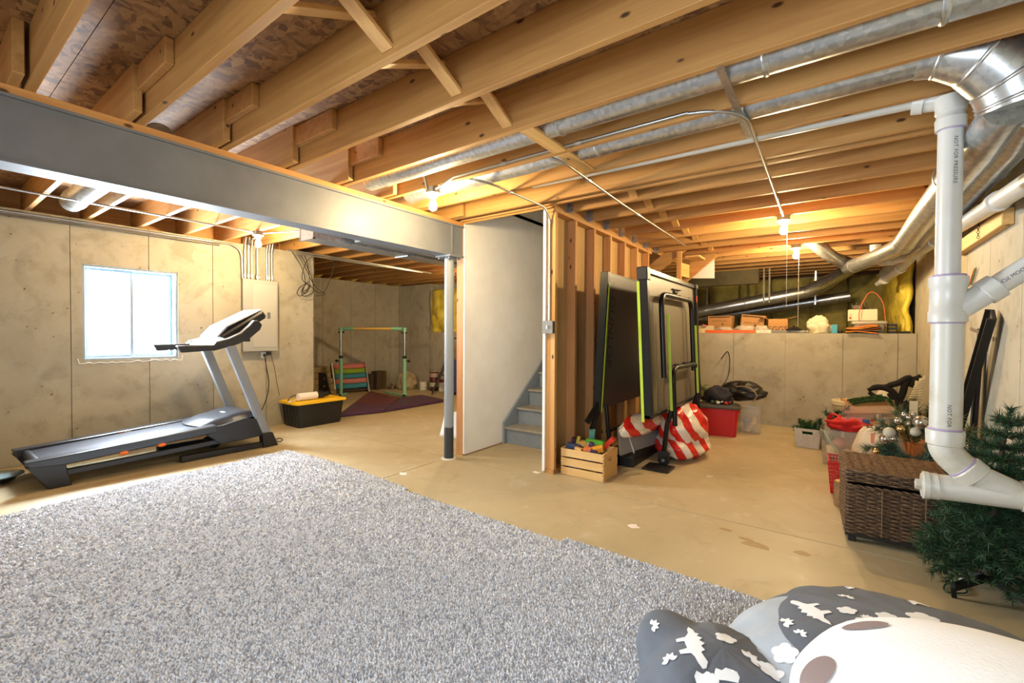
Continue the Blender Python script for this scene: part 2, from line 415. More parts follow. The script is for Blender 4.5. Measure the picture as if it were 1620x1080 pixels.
# crawl space behind the ledge
struct(MB().box(-3.6, 1.06, YB+.25, YC+.3, LEDGE-.2, LEDGE-.03).build('floor_crawl', m_concd))
struct(MB().box(-3.6, 1.06, YC, YC+.25, LEDGE-.03, J).build('wall_crawl_back', m_conc))
struct(MB().box(XR+.02, XR+.26, YB+.25, YC, LEDGE-.03, J).build('wall_crawl_right', m_conc))
struct(MB().box(-7.6, -5.6, YB+.25, YB+.35, 0, J).build('wall_leak_block', m_conc))  # unseen panel added behind the far opening to block leaking outside light
struct(MB().box(-3.75, -3.5, YB+.25, YC, LEDGE-.03, J).build('wall_crawl_left', m_conc))
# rim boards above the concrete
mb = MB()
mb.box(XL-.26, XL-.22, YR-.26, 3.3, J, SUB).box(XF-.26, XF-.22, 3.27, YB+.3, J, SUB).box(XR+.2, XR+.26, YR-.26, YC+.3, J, SUB)
mb.box(XL-.2, XR+.2, YR-.26, YR-.2, J, SUB).box(XF-.2, -3.6, YB+.2, YB+.25, J, SUB).box(-3.6, XR+.2, YC+.2, YC+.26, J, SUB).box(XF-.26, XL-.2, 3.27, 3.31, J, SUB).box(-3.6, -3.56, YB+.2, YC+.25, J, SUB)
struct(mb.build('trim_1', m_joistY))
# ---- window in the left wall
def frame(name, x0, x1, y0, y1, z0, z1, t, mat, par):
    mb = MB()
    mb.box(x0, x1, y0, y1, z0, z0+t).box(x0, x1, y0, y1, z1-t, z1).box(x0, x1, y0, y0+t, z0+t, z1-t).box(x0, x1, y1-t, y1, z0+t, z1-t)
    return mb.build(name, mat, par, w=True, bevel=.002)
mb = MB(); t_ = .022
mb.box(XL-.16, XL-.012, w0, w1, wz0, wz0+t_).box(XL-.16, XL-.012, w0, w1, wz1-t_, wz1).box(XL-.16, XL-.012, w0, w0+t_, wz0+t_, wz1-t_).box(XL-.16, XL-.012, w1-t_, w1, wz0+t_, wz1-t_)
win = struct(mb.build('window_1', m_vinyl, bevel=.002))
ym = (w0+w1)/2
s1 = frame('window_sash', XL-.10, XL-.075, w0+.022, ym+.018, wz0+.022, wz1-.022, .028, m_vinyl, win)
s2 = frame('window_sash', XL-.135, XL-.11, ym-.018, w1-.022, wz0+.022, wz1-.022, .028, m_vinyl, win)
for x_, a_, b_, s_ in ((XL-.088, w0+.049, ym-.009, s1), (XL-.122, ym+.009, w1-.049, s2)):
    MB().add([(x_, a_, wz0+.049), (x_, b_, wz0+.049), (x_, b_, wz1-.049), (x_, a_, wz1-.049)], [(0, 1, 2, 3)]).build('pane', m_glass, s_, w=True)
MB().tube([(XL+.003, w0-.04, wz0+.02)]+[(XL+.004, w0-.03+(w1-w0+.06)*k/24, wz0-.022+.012*random.uniform(-1, 1)) for k in range(25)]+[(XL+.003, w1+.04, wz0+.03)], .004, 5).build('caulk_bead', m_white, win, w=True)
# assumed rear window, unseen, added for the foreground light
mb = MB()
mb.box(r0_, r1_, YR-.2, YR, rz0, rz0+.03).box(r0_, r1_, YR-.2, YR, rz1-.03, rz1).box(r0_, r0_+.03, YR-.2, YR, rz0, rz1).box(r1_-.03, r1_, YR-.2, YR, rz0, rz1).box((r0_+r1_)/2-.02, (r0_+r1_)/2+.02, YR-.2, YR-.15, rz0, rz1)
win_assumed = struct(mb.build('window_assumed', m_vinyl))
MB().add([(r0_+.02, YR-.18, rz0+.02), (r1_-.02, YR-.18, rz0+.02), (r1_-.02, YR-.18, rz1-.02), (r0_+.02, YR-.18, rz1-.02)], [(0, 1, 2, 3)]).build('pane', m_glass, win_assumed, w=True)
# ---------------------------------------------------------------- ceiling: subfloor sheets, joists, bridging
SX0, SX1, SY0, SY1 = -3.03, -2.09, 3.40, 7.1
ce = struct(MB().box(-8.8, SX0, YR-.3, YC+.4, SUB+.02, SUB+.06).box(SX1, 1.2, YR-.3, YC+.4, SUB+.02, SUB+.06).box(SX0, SX1, YR-.3, SY0, SUB+.02, SUB+.06).box(SX0, SX1, SY1, YC+.4, SUB+.02, SUB+.06).build('ceiling', m_osb))
ys = [YR-.3, -.68, .54, 1.76, 2.98]
def sheet(a, b, c, d): B('subfloor_sheet', a+.0015, b-.0015, c+.0015, d-.0015, SUB, SUB+.018, m_osb, ce, w=True)
for i in range(4):
    off = 0 if i % 2 else 1.2
    for a, b in ((-8.7, -5.9), (-5.9, -3.6+off*.5), (-3.6+off*.5, -1.2+off*.5), (-1.2+off*.5, 1.1)): sheet(a, b, ys[i], ys[i+1])
sheet(-8.7, SX0, 2.98, 5.4); sheet(-8.7, SX0, 5.4, YC+.3); sheet(SX0, SX1, 2.98, SY0); sheet(SX1, 1.1, 2.98, 5.4); sheet(SX1, 1.1, 5.4, 7.9); sheet(SX1, 1.1, 7.9, YC+.3); sheet(SX0, SX1, SY1, YC+.3)
def joist(x0, x1, y, t=.038, z0=J, z1=SUB):
    return B('joist', x0, x1, y, y+t, z0, z1, m_joist, ce, w=True, bevel=.003)
JYS = [.77+.4065*k for k in range(-6, 23)]
for k, y in enumerate(JYS):
    y = round(y, 3)
    if y < 3.15:
        joist(-3.19, XR+.15, y)
    elif y < 3.4:
        joist(-3.03, XR+.15, 3.205); joist(-3.03, XR+.15, 3.318)
    elif y < YC:
        if y < 7.15: joist(-1.985, XR+.15, y)
        else: joist(-3.5, XR+.15, y)
    # the joists of the left bay lap beside them on the beam
    yl = y-.055
    if yl < 3.3: joist(XL-.2, -2.86, yl)
    elif y < 7.0: joist(XF-.2, -3.15, yl)
for y in JYS[6:12]:
    if y < 3.1:      # scab blocks nailed high on the lap
        B('joist_scab', -2.93, -2.50+.05*sin(y*9), y-.038, y-.001, J+.11, SUB-.004, m_joistY, ce, w=True, bevel=.004)
# cross bridging between joists: two boards per bay
def brace(x, y0, y1, w=.064, flip=False):
    za, zb = (J+.03, SUB-.03)
    a, b = ((y0+.038, zb), (y1, za)) if not flip else ((y0+.038, za), (y1, zb))
    MB().bar((x, a[0], a[1]), (x, b[0], b[1]), w, .02, up=(0, .45, 1)).build('bridging_board', m_strip, ce, w=True, bevel=.002)
for y0, y1 in zip(JYS[:9], JYS[1:10]):
    brace(-1.47, y0, y1, .064, False); brace(-1.58, y0, y1, .064, True)
for y0, y1 in zip(JYS[12:20], JYS[13:21]):
    brace(-1.36, y0, y1, .064, False); brace(-1.45, y0, y1, .064, True)
# flat wooden blocks and metal straps under the duct bays
for y0, y1 in ((JYS[9], JYS[10]), (JYS[10], JYS[11])):
    B('flat_block', -1.42, -1.33, y0+.0385, y1-.0005, J-.001, J+.02, m_block, ce, w=True, bevel=.003)
    MB().bar((-.40, y0+.02, J-.004), (-.40, y1+.02, J-.004), .032, .003).build('metal_strap', m_galv, ce, w=True)
# joist hangers on the trimmer above the stud wall
for y in JYS:
    if 3.5 < y < 6.2:
        mb = MB().box(-1.988, -1.93, y-.003, y, J, J+.14).box(-1.988, -1.93, y+.038, y+.041, J, J+.14).box(-1.988, -1.93, y-.003, y+.041, J-.003, J).box(-1.989, -1.986, y-.035, y+.073, J, J+.14)
        mb.build('joist_hanger', m_galv, ce, w=True)
# header and trimmers round the stairwell
B('trimmer', -2.068, -1.990, 3.36, 7.15, J, SUB, m_joistY, ce, w=True, bevel=.003)
B('trimmer', -3.14, -3.045, 3.36, 7.15, J, SUB, m_joistY, ce, w=True)
# sill plates on the walls
B('sill_plate', XL-.2, XL-.06, YR-.19, 3.5, J-.03, J-.002, m_joistY, ce, w=True)
# fibreglass tufts in the rim between the far joists
for y in JYS:
    if 3.5 < y < 6.9: MB().sph((XF+.02, y+.13, J+.09), (.09, .13, .085), 10, 6, fn=lambda d: 1+.2*fbm(d, 3, y)).build('insulation_tuft', m_insul, ce, w=True, smooth=180)
# ---------------------------------------------------------------- beam and column
BX0, BX1 = -3.195, -3.03; BC = (BX0+BX1)/2
bt = thing('steel_beam', 'long grey painted steel beam carrying the ceiling joists', 'beam', (BC, .7, 2.0))
mb = MB(); z0, z1 = 2.002, 2.312
mb.box(BX0, BX1, YR-.15, 3.40, z0, z0+.014).box(BX0, BX1, YR-.15, 3.40, z1-.014, z1)
mb.build('flange', m_beam, bt, w=True)
MB().box(BC-.006, BX1-.018, YR-.15, 3.40, z0+.014, z1-.014).build('web', m_beam, bt, w=True)
MB().box(BX0, BX1, YR-.15, 3.36, z1, J).build('nailer_plate', m_joistY, bt, w=True, bevel=.002)
MB().box(BX1-.019, BX1-.004, 3.20, 3.212, z0+.014, z1-.014).build('stiffener', m_beam, bt, w=True)
mb = MB()
for y in (.62, 2.3, 2.75): mb.lathe([(.012, 0), (.012, .006), (.006, .009)], (BX1-.02, y, z1-.002), 8)
cx, cy = -3.085, 3.215
ct = thing('steel_column', 'scuffed grey steel support post under the beam end', 'column', (cx, cy, 0))
def column_mat():
    m, nt, b = newmat('column_paint'); tc = N(nt, 'ShaderNodeTexCoord'); sp = N(nt, 'ShaderNodeSeparateXYZ'); lk(nt, tc.outputs['Object'], sp.inputs[0])
    v = coords(nt, (1, 1, .4)); n = ntex(nt, v, 14, 4, .6, .6)
    ad = N(nt, 'ShaderNodeMath', operation='MULTIPLY_ADD'); ad.inputs[1].default_value = .12; lk(nt, n, ad.inputs[0]); lk(nt, sp.outputs[2], ad.inputs[2])
    c = mixc(nt, ramp(nt, ad.outputs[0], [(.37, (1, 1, 1, 1)), (.38, (0, 0, 0, 1))]), C('#8b9298'), C('#34373b'))
    c = mixc(nt, ramp(nt, n, [(.68, (0, 0, 0, 1)), (.72, (.8, .8, .8, 1))]), c, C('#c3c6c8'))
    lk(nt, c, b.inputs['Base Color']); b.inputs['Roughness'].default_value = .5; return m
MB().cyl((cx, cy, 0), .047, 0, 1.985, 24).build('shaft', column_mat(), ct, w=True, smooth=40)
MB().box(cx-.10, cx+.10, cy-.09, cy+.09, 1.985, 2.0).build('cap_plate', m_beam, ct, w=True)
for dx in (-.075, .055):
    for dy in (-.07, .07):
        MB().lathe([(.012, -.018), (.012, -.006), (.007, -.006), (.007, .028)], (cx+dx+.01, cy+dy, 1.985), 6).build('bolt', m_bolt, ct, w=True)
MB().lathe([(.075, 0), (.070, .006), (.05, .010)], (cx, cy, .0), 20).build('grout_ring', M('grout_white', '#d8d5cc', .9), ct, w=True)
# ---------------------------------------------------------------- stairwell
sl = struct(MB().box(-3.042, -3.03, 3.385, 8.6, .012, 4.2).build('wall_stair_left', m_dryw))
k = 0
for y in [3.372]+[3.75+.4065*i for i in range(12)]:
    if y < 8.4: B('stud', -3.132, -3.043, y, y+.038, .038, J-.038, m_stud2, sl, w=True, bevel=.002)
B('bottom_plate', -3.132, -3.043, 3.372, 7.0, 0, .037, m_joistY, sl, w=True)
B('top_plate', -3.132, -3.043, 3.372, 7.0, J-.037, J-.001, m_joistY, sl, w=True)
B('corner_bead', -3.046, -3.026, 3.374, 3.386, .02, J-.01, m_white, sl, w=True)
sr = struct(MB().box(-2.092, -2.081, 3.385, 5.95, .012, J-.001).build('wall_stair_right', m_dryb))
for i, y in enumerate([3.405]+[3.775+.4075*i for i in range(6)]):
    B('stud', -2.080, -1.991, y, y+.038, .038, J-.038, m_stud if i in (0, 3, 5) else m_stud2, sr, w=True, bevel=.002)
B('bottom_plate', -2.080, -1.991, 3.395, 5.95, 0, .037, m_joistY, sr, w=True, bevel=.002)
B('top_plate', -2.080, -1.991, 3.395, 5.95, J-.037, J-.001, m_joistY, sr, w=True, bevel=.002)
B('drywall_face', -2.104, -2.0925, 3.385, 5.95, .012, J, m_dryw, sr, w=True)
B('corner_bead', -2.098, -2.078, 3.384, 3.404, .02, J-.02, m_white, sr, w=True)
B('header_trim', -3.03, -2.0, 3.357, 3.375, J-.012, J+.08, m_joist, sr, w=True)
struct(MB().box(-3.05, -2.0, 3.36, 8.6, 4.2, 4.25).box(-2.1, -2.0, 3.36, 8.6, SUB, 4.2).box(-3.05, -2.0, 3.3, 3.36, SUB, 4.2).box(-3.05, -2.0, 8.6, 8.65, SUB, 4.2).build('wall_stair_shaft', m_dryw))
st = thing('basement_stairs', 'grey painted closed stairs rising beside the white drywall', 'stairs', (-2.56, 4.06, 0))
RISE, RUN, SYA = .19, .232, 4.06
for i in range(12):
    B('riser', -2.995, -2.106, SYA+i*RUN, SYA+i*RUN+.018, i*RISE, (i+1)*RISE-.028, m_greyst, st, w=True)
    B('tread', -3.0, -2.106, SYA+i*RUN-.028, SYA+(i+1)*RUN+.017, (i+1)*RISE-.027, (i+1)*RISE, m_tread, st, w=True, bevel=.006)
def stringer(x0, x1):
    a = SYA-.04
    poly = [(a, 0), (a+.03, 0), (a+.35, 0), (a+12*RUN+.3, 11.7*RISE), (a+12*RUN+.3, 13.2*RISE), (a+12*RUN, 13.2*RISE), (a, 1.25*RISE)]
    MB().prism(poly, 'X', x0, x1).build('stringer', m_greyst, st, w=True, bevel=.002)
stringer(-3.029, -3.001); 
# framing of the upper flight beyond the stud wall
p1 = ony(1008, 447, 6.2); p2 = ony(1100, 372, 6.2)
us = thing('upper_stair_framing', 'bare pine stair framing boards above the folded table', 'stairs', (p1.x, 6.2, p1.z))
def brd(name, a, b, w, y, mat, t=.038):
    MB().bar((a.x, y, a.z), (b.x, y, b.z), t, w, up=(0, 0, 1)).build(name, mat, us, w=True, bevel=.003)
brd('stringer', p1, p2, .16, 6.2, m_joist)
q1 = ony(1062, 455, 6.6); q2 = ony(1128, 398, 6.6)
brd('stringer', q1, q2, .17, 6.6, m_joist)
pa = ony(1075, 396, 6.12); MB().box(pa.x-.03, pa.x+.03, 6.10, 6.135, 1.80, J-.002).build('post', m_stud, us, w=True, bevel=.002)
ra = ony(1082, 425, 6.4); MB().bar((ra.x-.02, 6.23, ra.z-.02), (ra.x+.02, 6.57, ra.z-.02), .02, .18).build('riser', m_block, us, w=True)
ra = ony(1100, 408, 6.4); MB().bar((ra.x, 6.23, ra.z), (ra.x, 6.57, ra.z), .18, .025).build('tread', m_block, us, w=True)
da = ony(1090, 440, 6.7); db = ony(1130, 440, 6.7); dc = ony(1130, 402, 6.7)
MB().prism([(da.x, da.z), (db.x, db.z), (dc.x, dc.z)], 'Y', 6.7, 6.712).build('drywall_piece', m_dryw, us, w=True)
# ---------------------------------------------------------------- bulbs
m_bulb, nt, b = newmat('lit_bulb')
b.inputs['Base Color'].default_value = (1, .9, .7, 1); b.inputs['Emission Color'].default_value = (1, .74, .39, 1); b.inputs['Emission Strength'].default_value = BULB
m_porc = M('porcelain', '#e9e6de', .25)
m_boxm = M('junction_box_steel', '#8d8f8e', .4, .8)
def lamp(loc, label, chain=0.):
    x, y, z = loc
    t = thing('ceiling_bulb', label, 'light', (x, y, z), group='bare bulbs under the joists')
    MB().lathe([(.054, 0), (.054, -.038), (.05, -.04)], (x, y, z-.001), 8).build('junction_box', m_boxm, t, w=True)
    MB().lathe([(.056, -.041), (.056, -.047), (.038, -.055), (.030, -.075), (.024, -.076)], (x, y, z), 20).build('lampholder', m_porc, t, w=True, smooth=40)
    pr = [(.013, -.076), (.014, -.092), (.022, -.108), (.029, -.125), (.031, -.142), (.027, -.160), (.016, -.170), (.0, -.173)]
    MB().lathe(pr, (x, y, z), 16).build('bulb', m_bulb, t, w=True, smooth=180)
    if chain: MB().tube([(x+.03, y, z-.06), (x+.032, y, z-chain)], .0018, 5).build('pull_string', m_white, t, w=True)
    return t
LA = (-2.50, 2.425, J); LB = (-.395, 4.855, J); LCc = (-.392, 6.48, J); LD = (-5.15, 2.36, J); LE = (-4.78, 5.62, J)
lamp(LA, 'bare lit bulb under the joists next to the beam')
lamp(LB, 'bare lit bulb at the end of the long bent conduit', .85)
lamp(LCc, 'bare lit bulb with a long pull string in front of the ledge', 1.0)
lamp(LD, 'bare lit bulb above the electrical panel')
lamp(LE, 'bare lit bulb hidden behind the stair wall')
# ---------------------------------------------------------------- conduit runs
def conduit(path, label, r=.009, coup=(), name='conduit', mat=None):
    path = [Vector(p) for p in path]
    o = thing(name, label, 'conduit', path[0])
    MB().tube(path, r, 8).build('tube', mat or m_emt, o, w=True, smooth=60)
    for i, t in coup:
        a, b_ = path[i], path[i+1]; p = a.lerp(b_, t); d = (b_-a).normalized()*.022
        MB().tube([p-d, p-d*.3, p+d*.3, p+d], [r*1.5, r*1.5, r*1.35, r*1.5], 8).build('coupling', m_emt, o, w=True)
    return o
zc = J-.014
conduit([(LA[0]+.05, 2.40, J-.02), (-2.36, 2.385, zc), (-2.25, 2.383, zc+.035), (-.62, 2.383, zc+.035)]+arc((-.62, 2.383, zc+.03), (-.37, 2.383, zc), (-.37, 2.62, zc))+[(-.385, 3.9, zc), (-.395, LB[1]-.055, zc)], 'long thin steel conduit bending under the joists to a bulb', .0095, coup=((2, .28), (2, .62), (11, .3), (11, .8)))
conduit(arc((-1.62, 2.43, zc+.06), (-1.40, 2.40, zc), (-1.42, 2.62, zc))+[(-1.46, 3.6, zc), (-1.50, 5.62, zc), (-1.50, 5.70, zc)], 'thin steel conduit running under joists to the stair framing', .009, coup=((6, .3), (7, .2)))
conduit([(LA[0]+.05, 2.44, J-.02), (-2.30, 2.44, zc+.05)]+arc((-2.2, 2.44, zc+.03), (-2.06, 2.44, zc), (-2.045, 2.65, zc))+[(-2.04, 3.2, zc)]+arc((-2.04, 3.22, zc), (-2.04, 3.378, zc), (-2.04, 3.39, zc-.14))+[(-2.04, 3.392, 1.36)], 'thin steel conduit dropping down the end stud to a switch', .0095, coup=((8, .3), (15, .4)))
conduit(arc((LA[0], 2.36, J-.02), (LA[0], 2.33, J+.12), (LA[0]-.06, 2.30, J+.20), 5), 'short curved steel conduit rising above the bulb by the beam', .0095)
# light switch
sw = thing('light_switch', 'grey metal switch box on the end stud of the stair wall', 'switch', (-2.035, 3.40, 1.245))
B('box', -2.092, -1.99, 3.362, 3.404, 1.245, 1.355, m_boxm, sw, w=True, bevel=.006)
B('cover', -2.094, -1.988, 3.357, 3.362, 1.243, 1.357, m_emt, sw, w=True, bevel=.002)
B('toggle', -2.045, -2.035, 3.345, 3.357, 1.285, 1.315, m_white, sw, w=True)
# electrical panel with conduits
ep = thing('electrical_panel', 'grey electrical panel on the concrete wall behind the treadmill', 'panel', (-6.0, 2.76, 1.0))
B('backbox', -6.039, -5.965, 2.555, 2.965, 1.01, 1.90, M('panel_side', '#7e7a70', .5), ep, w=True)
B('cover', -5.965, -5.958, 2.545, 2.975, 1.0, 1.91, m_dustyp, ep, w=True, bevel=.004)
dr = B('door', -5.958, -5.954, 2.66, 2.955, 1.05, 1.86, M('panel_door', '#b0afa7', .45), ep, w=True, bevel=.002)
B('latch', -5.954, -5.947, 2.835, 2.875, 1.42, 1.50, m_boxm, dr, w=True, bevel=.003)
for y, r in ((2.585, .011), (2.625, .011), (2.665, .011), (2.735, .021), (2.85, .011), (2.88, .011), (2.915, .011)):
    zt = J+.1 if y > 2.7 else 2.36
    conduit([(-5.995, y, 1.912), (-5.995, y, 2.27), (-5.985, y, 2.32), (-5.95, y, J+.08)], 'one of the upright conduits entering the top of the electrical panel', r, coup=((0, .12),)).__setitem__('group', 'conduits above the electrical panel')
conduit([(-5.985, YR+.02, 2.30), (-5.985, 2.40, 2.315)]+arc((-5.985, 2.40, 2.315), (-5.985, 2.55, 2.31), (-5.995, 2.552, 2.14))+[(-5.995, 2.556, 1.912)], 'long steel conduit along the top of the window wall', .012)
conduit([(-5.975, YR+.02, 2.262), (-5.99, 2.30, 2.285)], 'dark pipe fixed along the wall top under the long conduit', .011, mat=M('dark_pipe', '#6d675e', .5, .5))
conduit([(-5.16, YR+.02, zc), (-5.15, LD[1]-.055, zc)], 'thin steel conduit from the bulb by the panel past the window', .009)
conduit([(-5.10, LD[1]+.03, J-.02), (-4.2, 2.75, zc), (-3.5, 3.0, zc)], 'thin steel conduit from the panel bulb towards the beam', .009)
conduit([(LD[0]-.04, LD[1]+.04, J-.02), (-5.6, 2.5, zc), (-5.95, 2.62, zc)], 'thin bent conduit from the panel bulb to the wall', .009)
conduit([(LD[0]+.05, LD[1]+.04, J-.02), (-4.6, 2.62, zc), (-4.05, 2.9, zc)], 'short thin conduit from the panel bulb to the sheet metal duct', .008)
fa = onz(455, 395, 2.30); fb = onz(682, 432, 2.30)
conduit([fa, fb], 'pair member of far conduits running above the hanging cables, upper pipe', .013)
conduit([fa+Vector((.0, .12, -.03)), fb+Vector((.1, -.3, -.03))], 'lower of the two far conduits running above the hanging cables', .012)
# outlet below the panel
ou = thing('wall_outlet', 'white outlet with a black plug below the electrical panel', 'outlet', (-6.03, 2.84, .9))
B('plate', -6.039, -6.02, 2.79, 2.85, .905, .99, m_white, ou, w=True, bevel=.003)
B('plug', -6.02, -5.98, 2.85, 2.905, .945, .985, m_black, ou, w=True, bevel=.006)
B('plug', -6.02, -5.99, 2.81, 2.835, .925, .96, m_black, ou, w=True, bevel=.006)
MB().tube(smoothpath([(-5.99, 2.822, .93), (-5.985, 2.835, .8), (-5.99, 2.87, .6), (-5.99, 2.85, .42), (-5.97, 2.78, .26), (-5.85, 2.62, .06)]), .006, 6).build('power_cord', m_cable, ou, w=True)
MB().tube(smoothpath([(-5.99, 2.90, .95), (-5.995, 2.95, .75), (-5.995, 2.98, .55), (-5.995, 3.01, .40)]), .003, 6).build('thin_cord', m_cable, ou, w=True)
# hanging cables on the wall corner
CB = [[(462, 398), (478, 425), (483, 447), (479, 460), (484, 464), (492, 450)], [(474, 400), (490, 430), (496, 455), (492, 465), (480, 468), (478, 458), (488, 445)],
      [(470, 400), (484, 425), (492, 442), (500, 455), (514, 465), (500, 468)], [(497, 404), (484, 415), (478, 440), (490, 452), (508, 464), (518, 452), (527, 425), (530, 404)], [(478, 398), (486, 415), (490, 448), (484, 460), (476, 468), (470, 464), (474, 455), (486, 447)]]
LABC = ['black cable loop hanging on the wall right beside the bulb', 'black cable with a coil at its end on the wall', 'black cable curving low toward the wall corner', 'black cable swinging across the wall corner to far joists', 'black cable with the lowest loop on the wall']
for path, lb in zip(CB, LABC):
    pts = [onx(px, py, -5.985+.006*i) for i, (px, py) in enumerate(path)]
    o = MB().tube(smoothpath(pts, 6), .005, 6).build('hanging_cable', m_cable, smooth=180); tag(o, lb, 'cable', 'cables hanging beside the panel')
# ---------------------------------------------------------------- ducts
def ring(mb, p, d, r, t=.006, w=.012):
    d = Vector(d).normalized(); p = Vector(p)
    mb.tube([p-d*w, p-d*w*.4, p+d*w*.4, p+d*w], [r+.001, r+t, r+t, r+.001], 28, cap=False)
def duct(name, label, path, r, rings=(), elbow=False):
    t = thing(name, label, 'duct', path[0])
    MB().tube(path, r, 28).build('pipe', m_galv, t, w=True, smooth=60)
    for p, d in rings:
        rr = r if not isinstance(r, list) else max(r)
        mb = MB(); ring(mb, p, d, rr); mb.build('seam_ring', m_galv, t, w=True, smooth=60)
    return t
zd = J+.078
duct('round_duct', 'round galvanised duct in the joist bay nearest the cross bracing', [(-2.95, 2.185, zd), (XR+.1, 2.185, zd)], .077, [((x, 2.185, zd), (1, 0, 0)) for x in (-2.75, -1.25, -.25, .3)])
du2 = duct('round_duct', 'round galvanised duct in the joist bay, feeding the large elbow', [(-2.95, 2.585, zd), (.27, 2.585, zd)], .077, [((x, 2.585, zd), (1, 0, 0)) for x in (-2.70, -1.2, -.40)])
el = thing('duct_elbow', 'large galvanised duct elbow under the joists above the white stack', 'duct', (.5, 2.7, 2.1))
gores = [(.27, 2.585, 2.43), (.345, 2.585, 2.425), (.47, 2.60, 2.375), (.555, 2.63, 2.28), (.585, 2.65, 2.20), (.59, 2.655, 2.165)]
rr = [.085, .092, .118, .122, .122, .122]
for i in range(5):
    MB().tube([gores[i], gores[i+1]], [rr[i], rr[i+1]], 28, cap=i in (0, 4)).build('gore', m_galv, el, w=True, smooth=60)
for i in (1, 2, 3, 4):
    mb = MB(); ring(mb, gores[i], Vector(gores[min(i+1, 5)])-Vector(gores[i-1]), rr[i], .005, .008); mb.build('seam_ring', m_galv, el, w=True, smooth=60)
for a in range(6):
    p = Vector(gores[4])+Vector((.122*cos(a), .122*sin(a), -.015)); MB().sph(p, .005, 6, 4).build('screw', m_bolt, el, w=True)
duct('trunk_duct', 'long round galvanised duct along the right wall, left of the pair', [(.565, 2.66, 2.17), (.53, 2.95, 2.11), (.515, 4.2, 2.10), (.515, 5.55, 2.10), (.44, 6.0, 2.10), (.20, 6.9, 2.10), (.14, 7.25, 2.12)], .082, [((.515, 5.4, 2.10), (0, 1, 0)), ((.515, 5.62, 2.1), (-.1, 1, 0)), ((.2, 6.9, 2.1), (-.25, 1, 0)), ((.505, 3.3, 2.10), (0, 1, 0))])
duct('trunk_duct', 'long round galvanised duct along the right wall, nearest the concrete', [(.64, 2.70, 2.15), (.66, 3.0, 2.12), (.665, 5.7, 2.10), (.60, 6.3, 2.09), (.52, 7.4, 2.04)], .066, [((.665, 5.5, 2.1), (0, 1, 0)), ((.665, 3.4, 2.12), (0, 1, 0))])
duct('branch_duct', 'round galvanised duct branching off below the joists over the ledge', [(.16, 7.3, 2.17), (-.02, 6.95, 2.22), (-.14, 6.70, 2.30), (-.24, 6.68, 2.40), (-.40, 6.68, 2.50)], .075, [((.06, 7.215, 2.2), (-1, -.9, .25))])
duct('crawl_duct', 'large galvanised duct crossing the crawl space in front of insulation', [tuple(ony(1085, 497, 8.6)), tuple(ony(1275, 462, 8.6)), tuple(ony(1300, 450, 8.7)), tuple(ony(1345, 425, 9.0))], .10, [(tuple(ony(1275, 462, 8.6)), (1, 0, .1)), (tuple(ony(1180, 480, 8.6)), (1, 0, .1))])
cd2 = duct('crawl_duct', 'thinner galvanised duct behind the large one in the crawl space', [tuple(ony(1085, 508, 9.4)), tuple(ony(1345, 468, 9.4))], .085, [(tuple(ony(1240, 482, 9.4)), (1, 0, .1))])
for px in (1120, 1290):
    q = ony(px, 508-(px-1085)*.154, 9.4); MB().box(q.x-.012, q.x+.012, 9.31, 9.314, q.z-.06, J-.001).build('hanger', MATS.get('strap_dull') or m_galv, cd2, w=True)
pp = ony(1207, 470, 8.5)
for dx, lb in ((0, 'flat metal strap hanging the large crawl space duct'), (.08, 'second metal strap hanging the crawl space duct')):
    tag(MB().box(pp.x+dx, pp.x+dx+.025, 8.49, 8.496, pp.z-.1, J-.002).build('hanger_strap', M('strap_dull', '#8f8b78', .6, .3)), lb, 'strap')
# dark beam over the crawl space
p0 = ony(1082, 446, 7.6); p1 = ony(1200, 436, 7.6)
tag(MB().box(p0.x-.3, p1.x, 7.6, 7.7, p0.z-.09, p0.z+.13).build('crawl_beam', M('dark_beam', '#4a4228', .8, col2='#3a3420', ns=5), bevel=.004), 'dark old steel beam over the ledge below the drywall corner', 'beam')
# sheet metal trunk beside the beam
td = thing('rectangular_duct', 'boxy sheet metal duct running just behind the steel beam', 'duct', (-3.6, 4, 2.08))
B('trunk', -4.25, -4.02, 2.34, 6.6, 2.14, 2.348, m_galv, td, w=True, bevel=.004)
for y in (2.336, 3.5, 4.7): MB().box(-4.256, -4.014, y, y+.025, 2.134, 2.146).box(-4.023, -4.014, y, y+.025, 2.134, 2.348).box(-4.256, -4.247, y, y+.025, 2.134, 2.348).build('drive_cleat', m_galv, td, w=True)
B('side_run', -3.92, -3.60, 2.72, 6.4, 2.15, 2.345, m_galv, td, w=True, bevel=.004)
yj = JYS[6]
duct('capped_duct', 'short capped round duct between the joists above the window', [(-5.60, .955, zd-.02), (-3.3, .955, zd-.02)], .085, [((-5.45, .955, zd-.02), (1, 0, 0))])
# ---------------------------------------------------------------- PVC soil stack
PY = 2.85; PX = .424
ps = thing('pvc_stack', 'tall white plastic drain stack with wye fittings near the right wall', 'pipe', (PX, PY, .4))
R3, R4 = .0445, .0575
MB().cyl((PX-.003, PY, 0), R3, 1.50, 2.30, 28).build('upper_pipe', m_pvc, ps, w=True, smooth=40)
MB().lathe([(R3, 2.185), (.054, 2.187), (.056, 2.235), (.052, 2.24), (.05, 2.26), (.055, 2.265), (.057, 2.335), (.045, 2.338)], (PX-.003, PY, 0), 28).build('top_tee', m_pvc, ps, w=True, smooth=40)
MB().tube([(PX-.01, PY+.03, 2.34), (PX-.09, PY+.04, 2.352)], .045, 20).tube([(PX-.09, PY+.04, 2.352), (PX-.13, PY+.045, 2.36)], .05, 20).build('tee_branch', m_pvc, ps, w=True, smooth=40)
MB().tube([(PX-.13, PY+.05, 2.375), (-1.9, PY+.05, 2.40)], .036, 16).build('branch_line', m_pvc, ps, w=True, smooth=40)
